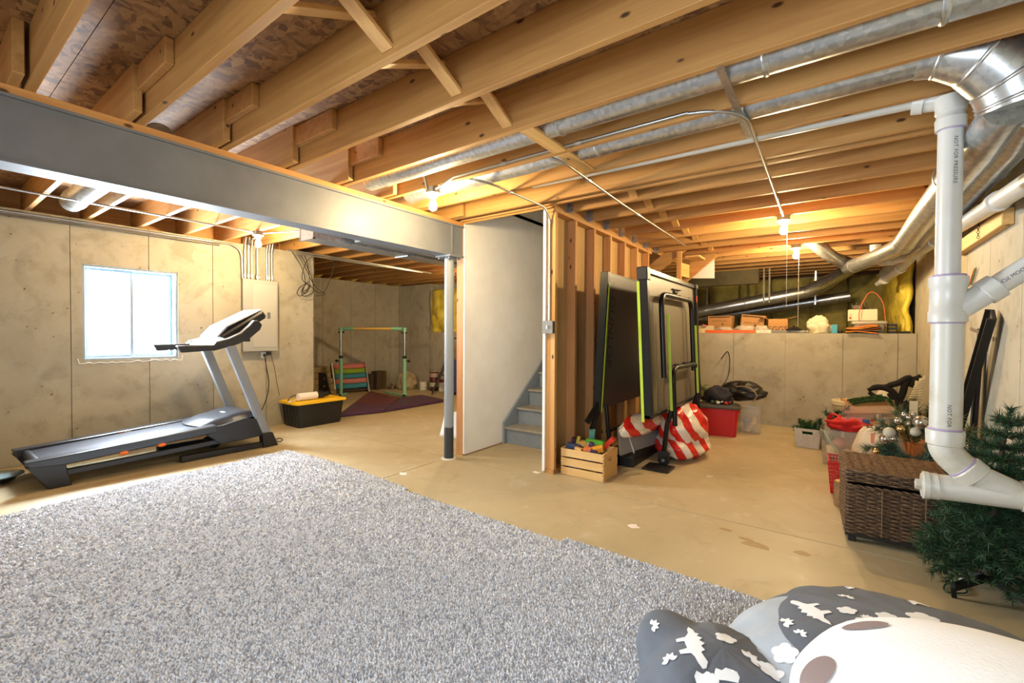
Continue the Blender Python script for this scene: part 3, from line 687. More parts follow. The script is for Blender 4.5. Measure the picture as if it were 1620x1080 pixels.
MB().lathe([(R4, 1.30), (.069, 1.305), (.069, 1.352), (.065, 1.357), (.064, 1.46), (.068, 1.468), (.069, 1.512), (R3+.002, 1.516)], (PX, PY, 0), 28).build('wye', m_pvc, ps, w=True, smooth=40)
d45 = Vector((.23, 0, .19)).normalized(); a0 = Vector((PX, PY, 1.335))
a1 = a0+d45*.205
wy = MB().tube([a0, a0+d45*.145], .05, 24); wy.tube([a0+d45*.145, a0+d45*.15, a0+d45*.205, a0+d45*.207], [.05, .0575, .0575, .046], 24); wy.build('wye_branch', m_pvc, ps, w=True, smooth=40)
MB().tube([a1, a1+d45*.26], R3, 24).build('branch_pipe', m_pvc, ps, w=True, smooth=40)
MB().cyl((PX+.001, PY, 0), R4, .80, 1.31, 28).build('lower_pipe', m_pvcd, ps, w=True, smooth=40)
MB().lathe([(.058, .735), (.067, .74), (.069, .80), (.066, .806), (R4, .807)], (PX, PY, 0), 28).build('coupling', m_pvcd, ps, w=True, smooth=40)
e45 = Vector((1, 0, -.86)).normalized()
c0 = Vector((PX, PY, .74)); c1 = Vector((PX, PY, .695)); c2 = c1+e45*.085
MB().tube(arc(c0, c1, c2, 8), .0605, 28).build('elbow', m_pvcd, ps, w=True, smooth=40)
MB().tube([c2-e45*.005, c2+e45*.003, c2+e45*.05, c2+e45*.055], [.06, .068, .068, .06], 28).build('elbow_hub', m_pvcd, ps, w=True, smooth=40)
zr = .55; c3 = Vector((PX+.235, PY, zr))
MB().tube([c2+e45*.05, c3], [.060, .056], 28).build('wye_leg', m_pvcd, ps, w=True, smooth=40)
MB().tube([(PX-.02, PY, zr-.013), (PX+.26, PY, zr)], [.057, .058], 28).build('wye_run', m_pvcd, ps, w=True, smooth=40)
MB().tube([(PX+.24, PY, zr), (PX+.245, PY, zr), (PX+.285, PY, zr), (PX+.29, PY, zr)], [.058, .066, .066, .058], 28).build('run_hub', m_pvcd, ps, w=True, smooth=40)
MB().tube([(PX+.28, PY, zr), (.802, PY, zr+.003)], .0575, 28).build('run_pipe', m_pvcd, ps, w=True, smooth=40)
MB().tube([(PX-.075, PY, zr-.015), (PX-.072, PY, zr-.015), (PX-.052, PY, zr-.015), (PX-.05, PY, zr-.015), (PX-.02, PY, zr-.013), (PX-.018, PY, zr-.013)], [.056, .064, .064, .060, .061, .057], 28).build('cleanout_hub', m_pvcd, ps, w=True, smooth=40)
MB().tube([(PX-.10, PY, zr-.015), (PX-.076, PY, zr-.015)], .026, 4).tube([(PX-.078, PY, zr-.015), (PX-.072, PY, zr-.015)], .056, 28).build('cleanout_plug', m_pvcd, ps, w=True, bevel=.002)
for z, r in ((1.516, .062), (1.300, .0605), (.809, .0605), (2.184, .048)):
    MB().lathe([(r-.004, z-.004), (r, z-.003), (r, z+.005), (r-.004, z+.007)], (PX, PY, 0), 28).build('primer_band', m_purple, ps, w=True, smooth=180)
mb = MB(); mb.tube([c2-e45*.011, c2-e45*.009, c2-e45*.003, c2-e45*.002], [.0605, .0625, .0625, .0605], 28); mb.build('primer_band', m_purple, ps, w=True, smooth=180)
mb = MB(); mb.tube([a1-d45*.001, a1+d45*.004], [.0475, .0465], 24); mb.build('primer_band', m_purple, ps, w=True)
def ring_text(txt, size, c, r, ang, zc_, name='lettering', sp=1.15, flip=1):
    """vertical lettering wrapped on a pipe, reading downwards"""
    vs, fs = textmesh(txt, size, spacing=sp)
    out = []
    for v in vs:
        a = ang+v.y/r*flip
        out.append((c[0]+(r+.0008)*cos(a), c[1]+(r+.0008)*sin(a), zc_-v.x))
    mb = MB(); mb.add(out, fs); mb.build(name, m_ink, ps, w=True)
va = math.atan2(-PY, -PX)
ring_text('NOT FOR PRESSURE', .021, (PX-.003, PY), R3, va+.42, 2.035)
ring_text('NOT FOR', .021, (PX, PY), R4, va+.22, .878)
vs, fs = textmesh('REEDOM SCH', .021, spacing=1.0)
bn = (Vector((-PX, -PY, .0))-d45*d45.dot(Vector((-PX, -PY, 0)))).normalized(); bs_ = d45.cross(bn)
out = []
for v in vs:
    a = v.y/R3
    p = a1+d45*(.062-v.x)+(bn*cos(a)-bs_*sin(a))*(R3+.0008)
    out.append(p)
mb = MB(); mb.add(out, fs); mb.build('lettering', m_ink, ps, w=True)
# drain pipe along the right wall
dp = thing('drain_pipe', 'white plastic drain pipe running along the right concrete wall', 'pipe', (.69, 4.5, 1.93))
pl = [(.70, 2.4, 1.90), (.70, 3.2, 1.945), (.69, 5.2, 2.045), (.66, 6.2, 2.075)]
MB().tube(pl, .0445, 24).build('pipe', m_pvc, dp, w=True, smooth=40)
MB().tube([pl[3], (.60, 6.7, 2.0), (.47, 7.6, 1.93)], .0445, 24).build('far_pipe', m_pvc, dp, w=True, smooth=40)
MB().tube([(.66, 6.1, 2.075), (.50, 6.35, 2.06), (.46, 6.42, 2.06)]+arc((.45, 6.43, 2.06), (.365, 6.47, 2.06), (.365, 6.47, 2.15))+[(.365, 6.47, 2.22)], .0445, 20).build('trap_arm', m_pvc, dp, w=True, smooth=40)
MB().cyl((.365, 6.47, 0), .052, 2.19, 2.26, 20).build('riser_hub', m_pvc, dp, w=True, smooth=40)
for p, q in (((.698, 3.45, 1.958), (0, 1, .05)), ((.69, 5.2, 2.045), (0, 1, .04)), ((.665, 6.05, 2.07), (0, 1, .02)), ((.50, 6.35, 2.06), (-1, .5, 0)), ((.6, 6.7, 2.), (-.2, 1, -.1)), ((.50, 7.3, 1.94), (-.2, 1, -.1))):
    d = Vector(q).normalized()*.03; p = Vector(p); MB().tube([p-d, p+d], .0535, 24).build('coupling', m_pvc, dp, w=True, smooth=40)
conduit([(.765, 2.4, 2.18), (.765, 6.6, 2.16)], 'thin pale pipe between the ducts and the right wall', .012, name='thin_pipe', mat=M('thin_pipe_cream', '#d6c79c', .35))
wbk = tag(MB().box(.748, XR-.001, 3.62, 4.82, 1.86, 1.955).build('wall_block', m_block, bevel=.004), 'rough pine two by four screwed to the right concrete wall', 'wood block')
for (px, py, y, ln, lb) in ((1548, 345, 4.4, .30, 'thin black chain hanging onto the pine block'), (1612, 200, 3.1, .25, 'black perforated strap hanging over the drain pipe')):
    p = onx(px, py, .742); mb = MB()
    for i in range(int(ln/.016)):
        mb.tube([(p.x+.006*cos(a)*(i % 2), p.y+.006*cos(a)*((i+1) % 2), p.z+ln/2-i*.016+.010*sin(a)) for a in (k*pi/3 for k in range(7))], .0018, 4, cap=False)
    tag(mb.build('hanging_chain', m_cable), lb, 'chain')
tag(MB().sph((.757, 4.0, J-.06), (.04, 1.3, .06), 14, 24, fn=lambda d: 1+.25*fbm((d.x, d.y*14, d.z), 2)).build('insulation_roll', m_insul, smooth=180), 'ragged yellow insulation stuffed above the right wall pipes', 'insulation')
# ---------------------------------------------------------------- insulation
def batt(name, label, fn, nu, nv, mat):
    mb = MB().grid(fn, nu, nv); return tag(mb.build(name, mat, smooth=180, sol=.05), label, 'insulation')
batt('insulation_batt', 'bright yellow insulation filling the opening in the far wall', lambda u, v: (-7.365+1.6*u, YB+.13-.10*min(1, 6*min(u, 1-u, v, 1-v))-.06*fbm((u*1.6, v, 0), 5), LEDGE+.01+.92*v), 40, 26, m_insul)
for i in range(7):
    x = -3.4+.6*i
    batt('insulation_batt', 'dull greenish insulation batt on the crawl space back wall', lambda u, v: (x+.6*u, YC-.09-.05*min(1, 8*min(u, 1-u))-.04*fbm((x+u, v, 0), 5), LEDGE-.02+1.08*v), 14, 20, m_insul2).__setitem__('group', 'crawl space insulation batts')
for i in range(3):
    y = YB+.30+.98*i
    batt('insulation_batt', 'bright yellow insulation batt hanging on the crawl space side wall', lambda u, v: (XR-.075-.03*min(1, 8*min(u, 1-u))-.05*fbm((y+u, v, 0), 5), y+.98*u, LEDGE+.0+.98*v), 18, 20, m_insul).__setitem__('group', 'crawl space side batts')
tag(MB().tube(smoothpath([(-7.35, YB-.004, 1.30), (-7.33, YB-.006, 1.6), (-7.36, YB-.004, 1.9), (-7.34, YB-.004, 2.2)]), .008, 5).build('foam_bead', M('dark_foam', '#4a4330', .8)), 'dark ragged edge beside the yellow insulation', 'foam')
# ---------------------------------------------------------------- carpet remnant
m_cA = M('carpet_light', '#d9dbdf', .95); m_cB = M('carpet_mid', '#c1c4ca', .95); m_cD = M('carpet_dark', '#989ca6', .95)
cp = thing('carpet', 'grey speckled carpet remnant spread over the concrete floor', 'carpet', (-2.2, 1.0, 0))
key = [(-4.30, YR+.25), (-4.465, .40), (-4.56, 1.5), (-4.63, 2.40), (-4.0, 2.44), (-3.41, 2.43), (-2.72, 2.37), (-2.70, 2.33), (-1.30, 2.30), (-1.285, 2.36), (-.25, 2.345), (.12, 2.33), (.12, YR+.25)]
edge = []
for (a, b), (c, d) in zip(key, key[1:]+key[:1]):
    n = max(1, int(math.hypot(c-a, d-b)/.03))
    for i in range(n): edge.append((a+(c-a)*i/n+random.uniform(-.004, .004), b+(d-b)*i/n+random.uniform(-.004, .004)))
m_cbase = M('carpet_backing', '#b0b3ba', .95, col2='#9da1aa', ns=140)
MB().prism(edge, 'Z', .001, .012).build('backing', m_cbase, cp, w=True)
rnd = random.Random(3)
def inside(x, y):
    r = False; j = len(key)-1
    for i in range(len(key)):
        (xi, yi), (xj, yj) = key[i], key[j]
        if (yi > y) != (yj > y) and x < (xj-xi)*(y-yi)/(yj-yi)+xi: r = not r
        j = i
    return r
V = []; Fc = []; MI = []
y = -.2
while y < 2.46:
    x = -4.7
    while x < .12:
        dist = math.hypot(x, y); sp = .0095 if dist < 2.4 else (.0125 if dist < 3.4 else .016)
        # only where the photograph's view reaches
        if y > .35 or x < -.9:
            px = x+rnd.uniform(-.5, .5)*sp; py = y+rnd.uniform(-.5, .5)*sp
            if inside(px, py):
                h = rnd.uniform(.006, .012); a = rnd.uniform(0, 6.28); w = sp*.62
                lx = rnd.uniform(-.5, .5)*sp; ly = rnd.uniform(-.5, .5)*sp
                o = len(V)
                V += [(px+w*cos(a), py+w*sin(a), .0118), (px+w*cos(a+2.09), py+w*sin(a+2.09), .0118), (px+w*cos(a+4.19), py+w*sin(a+4.19), .0118), (px+lx, py+ly, .0118+h)]
                Fc += [(o, o+1, o+3), (o+1, o+2, o+3), (o+2, o, o+3)]
                c = rnd.random(); k = 0 if c < .46 else (1 if c < .82 else 2); MI += [k]*3
        x += sp
    y += .0095 if abs(y) < 1.6 else .0125
me = bpy.data.meshes.new('pile'); iv = PM[cp.name].inverted()
me.from_pydata([tuple(iv @ Vector(p)) for p in V], [], Fc)
for mm in (m_cA, m_cB, m_cD): me.materials.append(mm)
me.polygons.foreach_set('material_index', MI)
po = bpy.data.objects.new('pile', me); COL.objects.link(po); po.parent = cp; po['kind'] = 'stuff'
# paint drips and scraps on the floor
for (px, py, s, lb, col) in ((1002, 832, .05, 'small pinkish paper scrap on the open concrete floor', '#e9d9d0'), (1122, 753, .035, 'tiny white scrap on the floor before the striped bag', '#e6dfcd'), (848, 747, .05, 'white plaster splatter on the floor beside the end stud', '#e8e4da'), (637, 749, .055, 'white paint splatter on the floor near the carpet edge', '#e4e0d6')):
    p = onz(px, py, 0); mb = MB(); k = 9
    mb.prism([(p.x+s*(.5+.5*random.random())*cos(2*pi*i/k), p.y+s*(.3+.5*random.random())*sin(2*pi*i/k)) for i in range(k)], 'Z', .0003, .0015)
    tag(mb.build('floor_scrap', M('scrap_'+col[1:], col, .9)), lb, 'scrap')
# ---------------------------------------------------------------- treadmill
tm = thing('treadmill', 'black and grey treadmill standing along the window wall', 'treadmill', (-5.32, 1.5, 0))
m_tmb = M('treadmill_black', '#1d1f24', .42); m_tmg = M('treadmill_grey', '#84888c', .38, .25); m_belt = M('treadmill_belt', '#2b2e36', .38)
m_rail = M('treadmill_rail', '#2a2d33', .3); m_sil = M('treadmill_silver', '#b9bec4', .35, .3); m_org = M('orange_cushion', '#e06a20', .5)
xn, xf = -5.0, -5.66
for s, x0, x1 in ((0, xn-.085, xn+.025), (1, xf-.025, xf+.085)):
    MB().prism([(.575, .235), (1.88, .315), (1.88, .24), (.80, .170), (.60, .165)], 'X', x0, x1).build('foot_rail', m_rail, tm, w=True, bevel=.010, seg=2)
    xa, xb = (xn-.055, xn+.03) if s == 0 else (xf-.03, xf+.055)
    MB().prism([(.575, .20), (.60, .165), (.69, .012), (.71, .0), (.835, .0), (.81, .10), (.80, .18)], 'X', xa, xb).build('end_cap', m_tmb, tm, w=True, bevel=.006)
    xm = xn-.01 if s == 0 else xf+.01
    MB().bar((xm, .80, .105), (xm, 2.25, .155), .045, .045).build('lift_frame', m_tmb, tm, w=True, bevel=.004)
    MB().box(xm-.03, xm+.03, 1.58, 2.36, .005, .06).build('base_rail', m_tmb, tm, w=True, bevel=.006)
    xu = xn if s == 0 else xf
    MB().prism([(2.305, .155), (2.415, .155), (2.475, .0), (2.32, .0)], 'X', xu-.045, xu+.045).build('upright_boot', m_tmb, tm, w=True, bevel=.006)
    MB().prism([(2.315, .15), (2.405, .15), (2.055, 1.11), (1.965, 1.10)], 'X', xu-.035, xu+.035).build('upright', m_tmg, tm, w=True, bevel=.012, seg=2)
    MB().prism([(1.85, 1.055), (1.85, 1.115), (1.875, 1.145), (2.0, 1.18), (2.11, 1.235), (2.19, 1.31), (2.235, 1.365), (2.275, 1.365), (2.315, 1.325), (2.295, 1.27), (2.20, 1.185), (2.08, 1.12), (1.96, 1.085)], 'X', xu-.035, xu+.035).build('console_arm', m_tmb, tm, w=True, bevel=.008)
    MB().prism([(1.55, 1.112), (1.585, 1.045), (1.86, 1.06), (1.86, 1.118)], 'X', xu-.03, xu+.03).build('handrail', m_tmb, tm, w=True, bevel=.008)
    MB().prism([(1.872, 1.147), (2.0, 1.183), (2.11, 1.239), (2.19, 1.315), (2.235, 1.369), (2.262, 1.369), (2.2, 1.285), (2.12, 1.21), (2.0, 1.15), (1.88, 1.12)], 'X', xu-.028, xu+.028).build('arm_trim', m_sil, tm, w=True)
MB().prism([(.645, .178), (.65, .218), (1.93, .305), (1.93, .26)], 'X', xf+.085, xn-.085).build('running_belt', m_belt, tm, w=True, bevel=.008)
MB().cyl((0, .655, .197), .03, xf+.085, xn-.085, 16, 'X').build('rear_roller', m_tmb, tm, w=True)
def hood(u, v):
    prof = [(1.82, .305), (1.93, .345), (2.05, .385), (2.17, .405), (2.25, .40), (2.31, .36), (2.345, .25), (2.35, .13)]
    t = v*(len(prof)-1); i = min(int(t), len(prof)-2); f = t-i
    yy = prof[i][0]*(1-f)+prof[i+1][0]*f; zz = prof[i][1]*(1-f)+prof[i+1][1]*f
    e = abs(2*u-1); 
    return (xf+.02+(xn-xf-.04)*u, yy-.10*(1-e*e)*(1 if v < .2 else 0), zz-.07*max(0, e-.75)/.25*(1-v*.3))
MB().grid(hood, 20, 21).build('motor_hood', m_rail, tm, w=True, smooth=60)
for x0, x1 in ((xn-.02, xn+.02), (xf-.02, xf+.02)):
    MB().prism([(1.80, .30), (1.93, .30), (2.17, .345), (2.30, .30), (2.35, .13), (1.92, .115), (1.80, .22)], 'X', x0, x1).build('hood_side', m_tmb, tm, w=True, bevel=.005)
tg = MB().box(-5.33, -5.25, 2.04, 2.065, .3875, .3905); tg.build('hood_badge', m_white, tm, w=True)
for yy, zz in ((1.16, .19), (1.43, .2075)):
    for x in (xn+.015, xf-.015): MB().sph((x, yy, zz), (.022, .035, .020), 12, 8).build('cushion', m_org, tm, w=True, smooth=180)
# console
def slab(name, y0, z0_, y1, z1_, t, xa, xb, mat, bevel=.008):
    d = Vector((0, y1-y0, z1_-z0_)).normalized(); n = Vector((0, -d.z, d.y))
    a = Vector((0, y0, z0_)); b = Vector((0, y1, z1_)); q = [a, b, b-n*t, a-n*t]
    return MB().prism([(p.y, p.z) for p in q], 'X', xa, xb).build(name, mat, tm, w=True, bevel=bevel)
slab('console_back', 1.96, 1.20, 2.385, 1.485, .09, -5.56, -5.10, m_tmb, .02)
slab('console_face', 2.02, 1.305, 2.375, 1.50, .02, -5.54, -5.12, m_sil)
m_scr = M('console_display', '#6c7880', .25)
slab('display', 2.22, 1.4175, 2.33, 1.478, .004, -5.45, -5.21, m_scr, .001)
slab('book_ledge', 1.93, 1.195, 2.03, 1.31, .02, -5.54, -5.12, m_sil)
slab('cup_tray', 1.86, 1.125, 1.97, 1.19, .05, -5.62, -5.04, m_sil, .01)
MB().tube([(xf+.03, 1.885, 1.11), (xn-.03, 1.885, 1.11)], .022, 12).build('cross_bar', m_sil, tm, w=True, smooth=60)
for i in range(6):
    for k in range(2):
        yy = 2.07+.045*k; slab('button', yy, 1.333+.0248*k*1.0, yy+.025, 1.347+.0248*k*1.0, .004, -5.50+.06*i, -5.465+.06*i, m_tmg, .001)
MB().box(-5.5, -5.16, 2.20, 2.28, 1.14, 1.24).build('console_bracket', m_tmb, tm, w=True, bevel=.006)
mb = MB().cyl((0, 2.0, .052), .05, -5.55, -5.35, 14, 'X'); mb.build('drive_motor', m_black, tm, w=True)
MB().tube(smoothpath([(-5.06, 2.47, .04), (-5.05, 2.53, .05), (-5.04, 2.56, .035), (-5.06, 2.55, .01), (-5.2, 2.54, .008), (-5.7, 2.6, .008)]), .005, 6).build('power_cord', m_cable, tm, w=True)
for i in range(5): MB().box(xf+.0855, xf+.0865, 1.27+.018*i, 1.282+.018*i, .262+.0012*i, .270+.0012*i).build('rail_print', m_org if i < 2 else m_white, tm, w=True)
# glass dish on the floor at the wall
gp = onz(-8, 765, 0)
gt = thing('floor_dish', 'dark round dish with a glassy rim on the floor behind the treadmill', 'dish', (gp.x, gp.y, 0))
MB().lathe([(.05, 0), (.11, .02), (.13, .05), (.125, .055)], gp, 24).build('bowl', m_black, gt, w=True, smooth=60)
MB().lathe([(.125, .055), (.165, .06), (.165, .068), (.12, .075), (0, .078)], gp, 24).build('glass_top', M('smoked_glass', '#7f98a0', .12), gt, w=True, smooth=60)
# ---------------------------------------------------------------- totes
def tote(name, label, loc, size, rotz, body, lid, lidh=.035, taper=.88, ribs=5, group=None, lidmat2=None, open_=False):
    w, d, h = size; t = thing(name, label, 'storage bin', loc, rotz, group)
    k = taper; v = []
    def ringp(sx, sy, z, r=.04):
        pts = []
        for cx_, cy_, a0_ in ((1, 1, 0), (-1, 1, pi/2), (-1, -1, pi), (1, -1, 1.5*pi)):
            for i in range(4):
                a = a0_+i*pi/6; pts.append((cx_*(sx/2-r)+r*cos(a), cy_*(sy/2-r)+r*sin(a), z))
        return pts
    mb = MB(); lv = [(k, 0), (k+(1-k)*.03, .01), (.985, h*.93), (1.0, h*.935), (1.0, h)]
    for kk, z in lv: v += ringp(w*kk, d*kk, z)
    n = 16; fs = [(i*n+j, i*n+(j+1) % n, (i+1)*n+(j+1) % n, (i+1)*n+j) for i in range(len(lv)-1) for j in range(n)]
    fs.append(tuple(range(n-1, -1, -1)))
    if open_:
        for kk, z in ((.97, h), (.95, h*.9), (k*.97, .015)): v += ringp(w*kk, d*kk, z)
        m_ = len(lv); fs += [((i)*n+j, i*n+(j+1) % n, (i+1)*n+(j+1) % n, (i+1)*n+j) for i in range(m_-1, m_+2) for j in range(n)]
        fs.append(tuple((m_+2)*n+j for j in range(n)))
    else: fs.append(tuple((len(lv)-1)*n+j for j in range(n)))
    mb.add(v, fs); bd = mb.build('body', body, t, smooth=45)
    for sx in (-1, 1):
        MB().box(sx*w*.5-.012 if sx > 0 else -w*.5-.012, sx*w*.5+.012 if sx > 0 else -w*.5+.012, -d*.14, d*.14, h*.80, h*.88).build('handle', body, t, bevel=.004)
    for i in range(ribs):
        x = (-.36+.72*i/(max(1, ribs-1)))*w
        for sy in (-1, 1):
            y0 = d*(k+.01)/2*sy; y1 = d*.982/2*sy
            MB().add([(x-.012, y0, h*.05), (x+.012, y0, h*.05), (x+.012, y0+sy*.004, h*.05), (x-.012, y0+sy*.004, h*.05), (x-.012, y1, h*.86), (x+.012, y1, h*.86), (x+.012, y1+sy*.004, h*.86), (x-.012, y1+sy*.004, h*.86)], [(0, 3, 2, 1), (4, 5, 6, 7), (0, 1, 5, 4), (1, 2, 6, 5), (2, 3, 7, 6), (3, 0, 4, 7)]).build('rib', body, t)
    if lid:
        mb = MB(); v = []; lv = [(1.07, h-.02), (1.08, h-.018), (1.08, h+.004), (1.05, h+.014), (.97, h+.016), (.95, h+.006), (.80, h+.006), (.78, h+lidh*.6), (.0001, h+lidh*.6)]
        for kk, z in lv: v += ringp(max(w*kk, .09), max(d*kk, .09), z) if kk > .01 else [(0, 0, z)]*16
        fs = [(i*n+j, i*n+(j+1) % n, (i+1)*n+(j+1) % n, (i+1)*n+j) for i in range(len(lv)-1) for j in range(n)]
        mb.add(v, fs); mb.build('lid', lid, t, smooth=40)
    return t
tote('storage_tote', 'large black storage tote with a yellow lid beside the treadmill', (-5.775, 3.36, 0), (.44, .68, .325), 0, m_black, m_yel, .03)
ZL = .348
pt = thing('paper_towel_roll', 'white paper towel roll lying on the yellow lid', 'paper roll', (-5.72, 3.20, ZL))
MB().lathe([(.018, -.13), (.047, -.13), (.049, -.125), (.049, .125), (.047, .13), (.018, .13)], (-5.68, 3.22, ZL+.048), 24, 'Y').build('paper', M('paper_white', '#efe9df', .9), pt, w=True, smooth=40)
MB().lathe([(.019, -.1295), (.019, .1295)], (-5.68, 3.22, ZL+.048), 16, 'Y').build('core', m_cardd, pt, w=True)
cm = thing('camcorder', 'small black camera gadget on the yellow lid beside the paper roll', 'camera', (-5.74, 3.46, ZL))
B('body', -5.79, -5.71, 3.40, 3.50, ZL, ZL+.075, m_black, cm, w=True, bevel=.01)
MB().cyl((-5.75, 3.5, ZL+.042), .034, 0, .06, 16, 'Y').build('lens', m_blackm, cm, w=True)
MB().tube(smoothpath([(-5.76, 3.40, ZL+.05), (-5.78, 3.34, ZL+.04), (-5.83, 3.33, ZL+.01), (-5.85, 3.42, ZL+.01)]), .006, 6).build('strap', m_black, cm, w=True)
B('grip', -5.77, -5.73, 3.42, 3.48, ZL+.075, ZL+.09, m_blackm, cm, w=True, bevel=.004)
tag(MB().tube(smoothpath([(-5.60, 2.93, ZL+.012), (-5.68, 3.06, ZL+.014), (-5.80, 3.22, ZL+.016), (-5.86, 3.42, ZL+.014)]), [.010, .010, .010]+[.007]*16, 8).build('foam_wand', M('wand_white', '#dcdcd2', .6), smooth=60), 'thin white wand lying across the yellow lid', 'wand')
tag(MB().tube(smoothpath([(-5.72, 2.98, ZL+.014), (-5.85, 3.10, ZL+.04), (-5.90, 3.24, ZL+.05), (-5.90, 3.36, ZL+.012)]), .006, 8).build('cable_loop', m_cable, smooth=60), 'thin black cable looped on the yellow lid behind the paper roll', 'cable')
# ---------------------------------------------------------------- far play corner
m_mint = M('mint_metal', '#86c29a', .4); m_chrome = M('chrome', '#b9b7ae', .2, 1.)
kb = thing('kip_bar', 'mint green gymnastics bar frame standing over the purple mat', 'gym bar', (-7.4, 5.53, 0))
KR = Vector((-6.745, 5.796, 0)); KL = Vector((-7.74, 5.07, 0)); kd = (KR-KL).normalized(); kn = Vector((-kd.y, kd.x, 0))
for s, p in ((1, KR), (-1, KL)):
    u = Vector((0, 0, 1))
    MB().tube([p+u*.045, p+u*.77], .034, 16).build('lower_post', m_mint, kb, w=True, smooth=40)
    MB().tube([p+u*.75, p+u*.80], .039, 16).build('collar', m_black, kb, w=True)
    MB().tube([p+u*.78, p+u*1.29], .027, 16).build('upper_post', m_chrome, kb, w=True, smooth=40)
    MB().tube([p+u*1.325-kd*(.05*s), p+u*1.325+kd*(-.25*s)], .034, 16).tube([p+u*1.26, p+u*1.345], .036, 16).build('corner_fitting', m_mint, kb, w=True, smooth=40)
    MB().tube([p+u*.70+kd*(.03*s), p+u*.70+kd*(.075*s)], .012, 8).sph(p+u*.70+kd*(.085*s), .028, 8, 6).build('knob', m_black, kb, w=True)
    MB().sph(p+u*1.255+kd*(.03*s), .024, 8, 6).sph(p+u*1.255-kd*(.05*s), .02, 8, 6).build('knob', m_black, kb, w=True)
    MB().tube([p-kn*.02+u*.03, p+kn*(.26 if s < 0 else .22)+u*.03], .026, 12).build('foot_tube', m_mint, kb, w=True, smooth=40)
    MB().sph(p-kn*.04+u*.03, .029, 8, 6).build('foot_cap', m_black, kb, w=True)
MB().tube([KL+Vector((0, 0, 1.325))+kd*.22, KR+Vector((0, 0, 1.325))-kd*.22], .024, 16).build('crossbar', M('fibreglass_yellow', '#dfb551', .4), kb, w=True, smooth=40)
MB().tube([KR+Vector((0, 0, .03)), Vector((-7.45, 5.92, .03))], .02, 12).build('base_bar', m_mint, kb, w=True, smooth=40)
mt = thing('exercise_mat', 'purple and maroon folding gym mat under the mint bar', 'mat', (-6.6, 5.0, 0))
q_ = [Vector((p.x, p.y, 0)) for p in (onz(556, 652, .06), onz(609, 646.5, .06), onz(702, 631, .06), onz(668, 624, .06), onz(633, 628, .06), onz(584, 618.5, .06))]
m_mp = M('mat_purple', '#4b2b4b', .45); m_mr = M('mat_maroon', '#5f2730', .45)
def panel4(a, b, c, d, m, z=.06):
    MB().add([(*p.xy, zz) for zz in (.004, z) for p in (a, b, c, d)], [(0, 3, 2, 1), (4, 5, 6, 7), (0, 1, 5, 4), (1, 2, 6, 5), (2, 3, 7, 6), (3, 0, 4, 7)]).build('mat_panel', m, mt, w=True, bevel=.012, seg=2)
p0_ = q_[0]+(q_[0]-q_[1])*.35
h0 = p0_.lerp(q_[5], .38); h1 = q_[1].lerp(q_[4], .38); e_ = (q_[1]-q_[0])*.012; f_ = (q_[4]-q_[1])*.012
panel4(p0_, q_[1], h1, h0, m_mp); panel4(h0+f_, h1+f_, q_[4], q_[5], m_mr); panel4(q_[1]+e_, q_[2], q_[3], q_[4]+e_, m_mp)
# sling bookshelf
bsx = Vector((-7.99, 5.90, 0)); bsy = Vector((-8.16, 5.22, 0))
bk = thing('sling_bookshelf', 'white framed children bookshelf with pink, green and blue fabric slings', 'bookshelf', ((bsx+bsy)/2), math.atan2((bsx-bsy).y, (bsx-bsy).x))
bw = (bsx-bsy).length; hh = .62
m_brwood = M('dark_stained_wood', '#4d3826', .6)
for s in (-1, 1):
    x = s*bw/2
    MB().add([(x-.012, -.03, 0), (x+.012, -.03, 0), (x+.012, .02, 0), (x-.012, .02, 0), (x-.012, .20, hh), (x+.012, .20, hh), (x+.012, .25, hh), (x-.012, .25, hh)], [(0, 3, 2, 1), (4, 5, 6, 7), (0, 1, 5, 4), (1, 2, 6, 5), (2, 3, 7, 6), (3, 0, 4, 7)]).build('side_rail', m_white, bk)
    MB().add([(x-.010, .021, 0), (x+.010, .021, 0), (x+.010, .26, 0), (x-.010, .26, 0), (x-.010, .20, hh), (x+.010, .20, hh), (x+.010, .28, hh), (x-.010, .28, hh)], [(0, 3, 2, 1), (4, 5, 6, 7), (0, 1, 5, 4), (1, 2, 6, 5), (2, 3, 7, 6), (3, 0, 4, 7)]).build('side_panel', m_brwood, bk)
for i, col in enumerate(('#3f8fa0', '#cf7f74', '#3f8fa0', '#8fae2f', '#d57e72')):
    z0_ = .10+.10*i; top = z0_+.095
    def sling(u, v, z0_=z0_, top=top):
        z = z0_+(top-z0_)*v-.012*sin(pi*u)*(1-v); y = .20*z/hh-.022+ -.035*sin(pi*v)*sin(pi*u)**.4
        return ((u-.5)*(bw-.026), y, z)
    MB().grid(sling, 12, 6).build('fabric_sling', M('sling_'+col[1:], col, .8), bk, smooth=180, sol=.004)
MB().box(-bw/2, bw/2, .05, .07, .03, .07).build('lower_rail', m_brwood, bk)
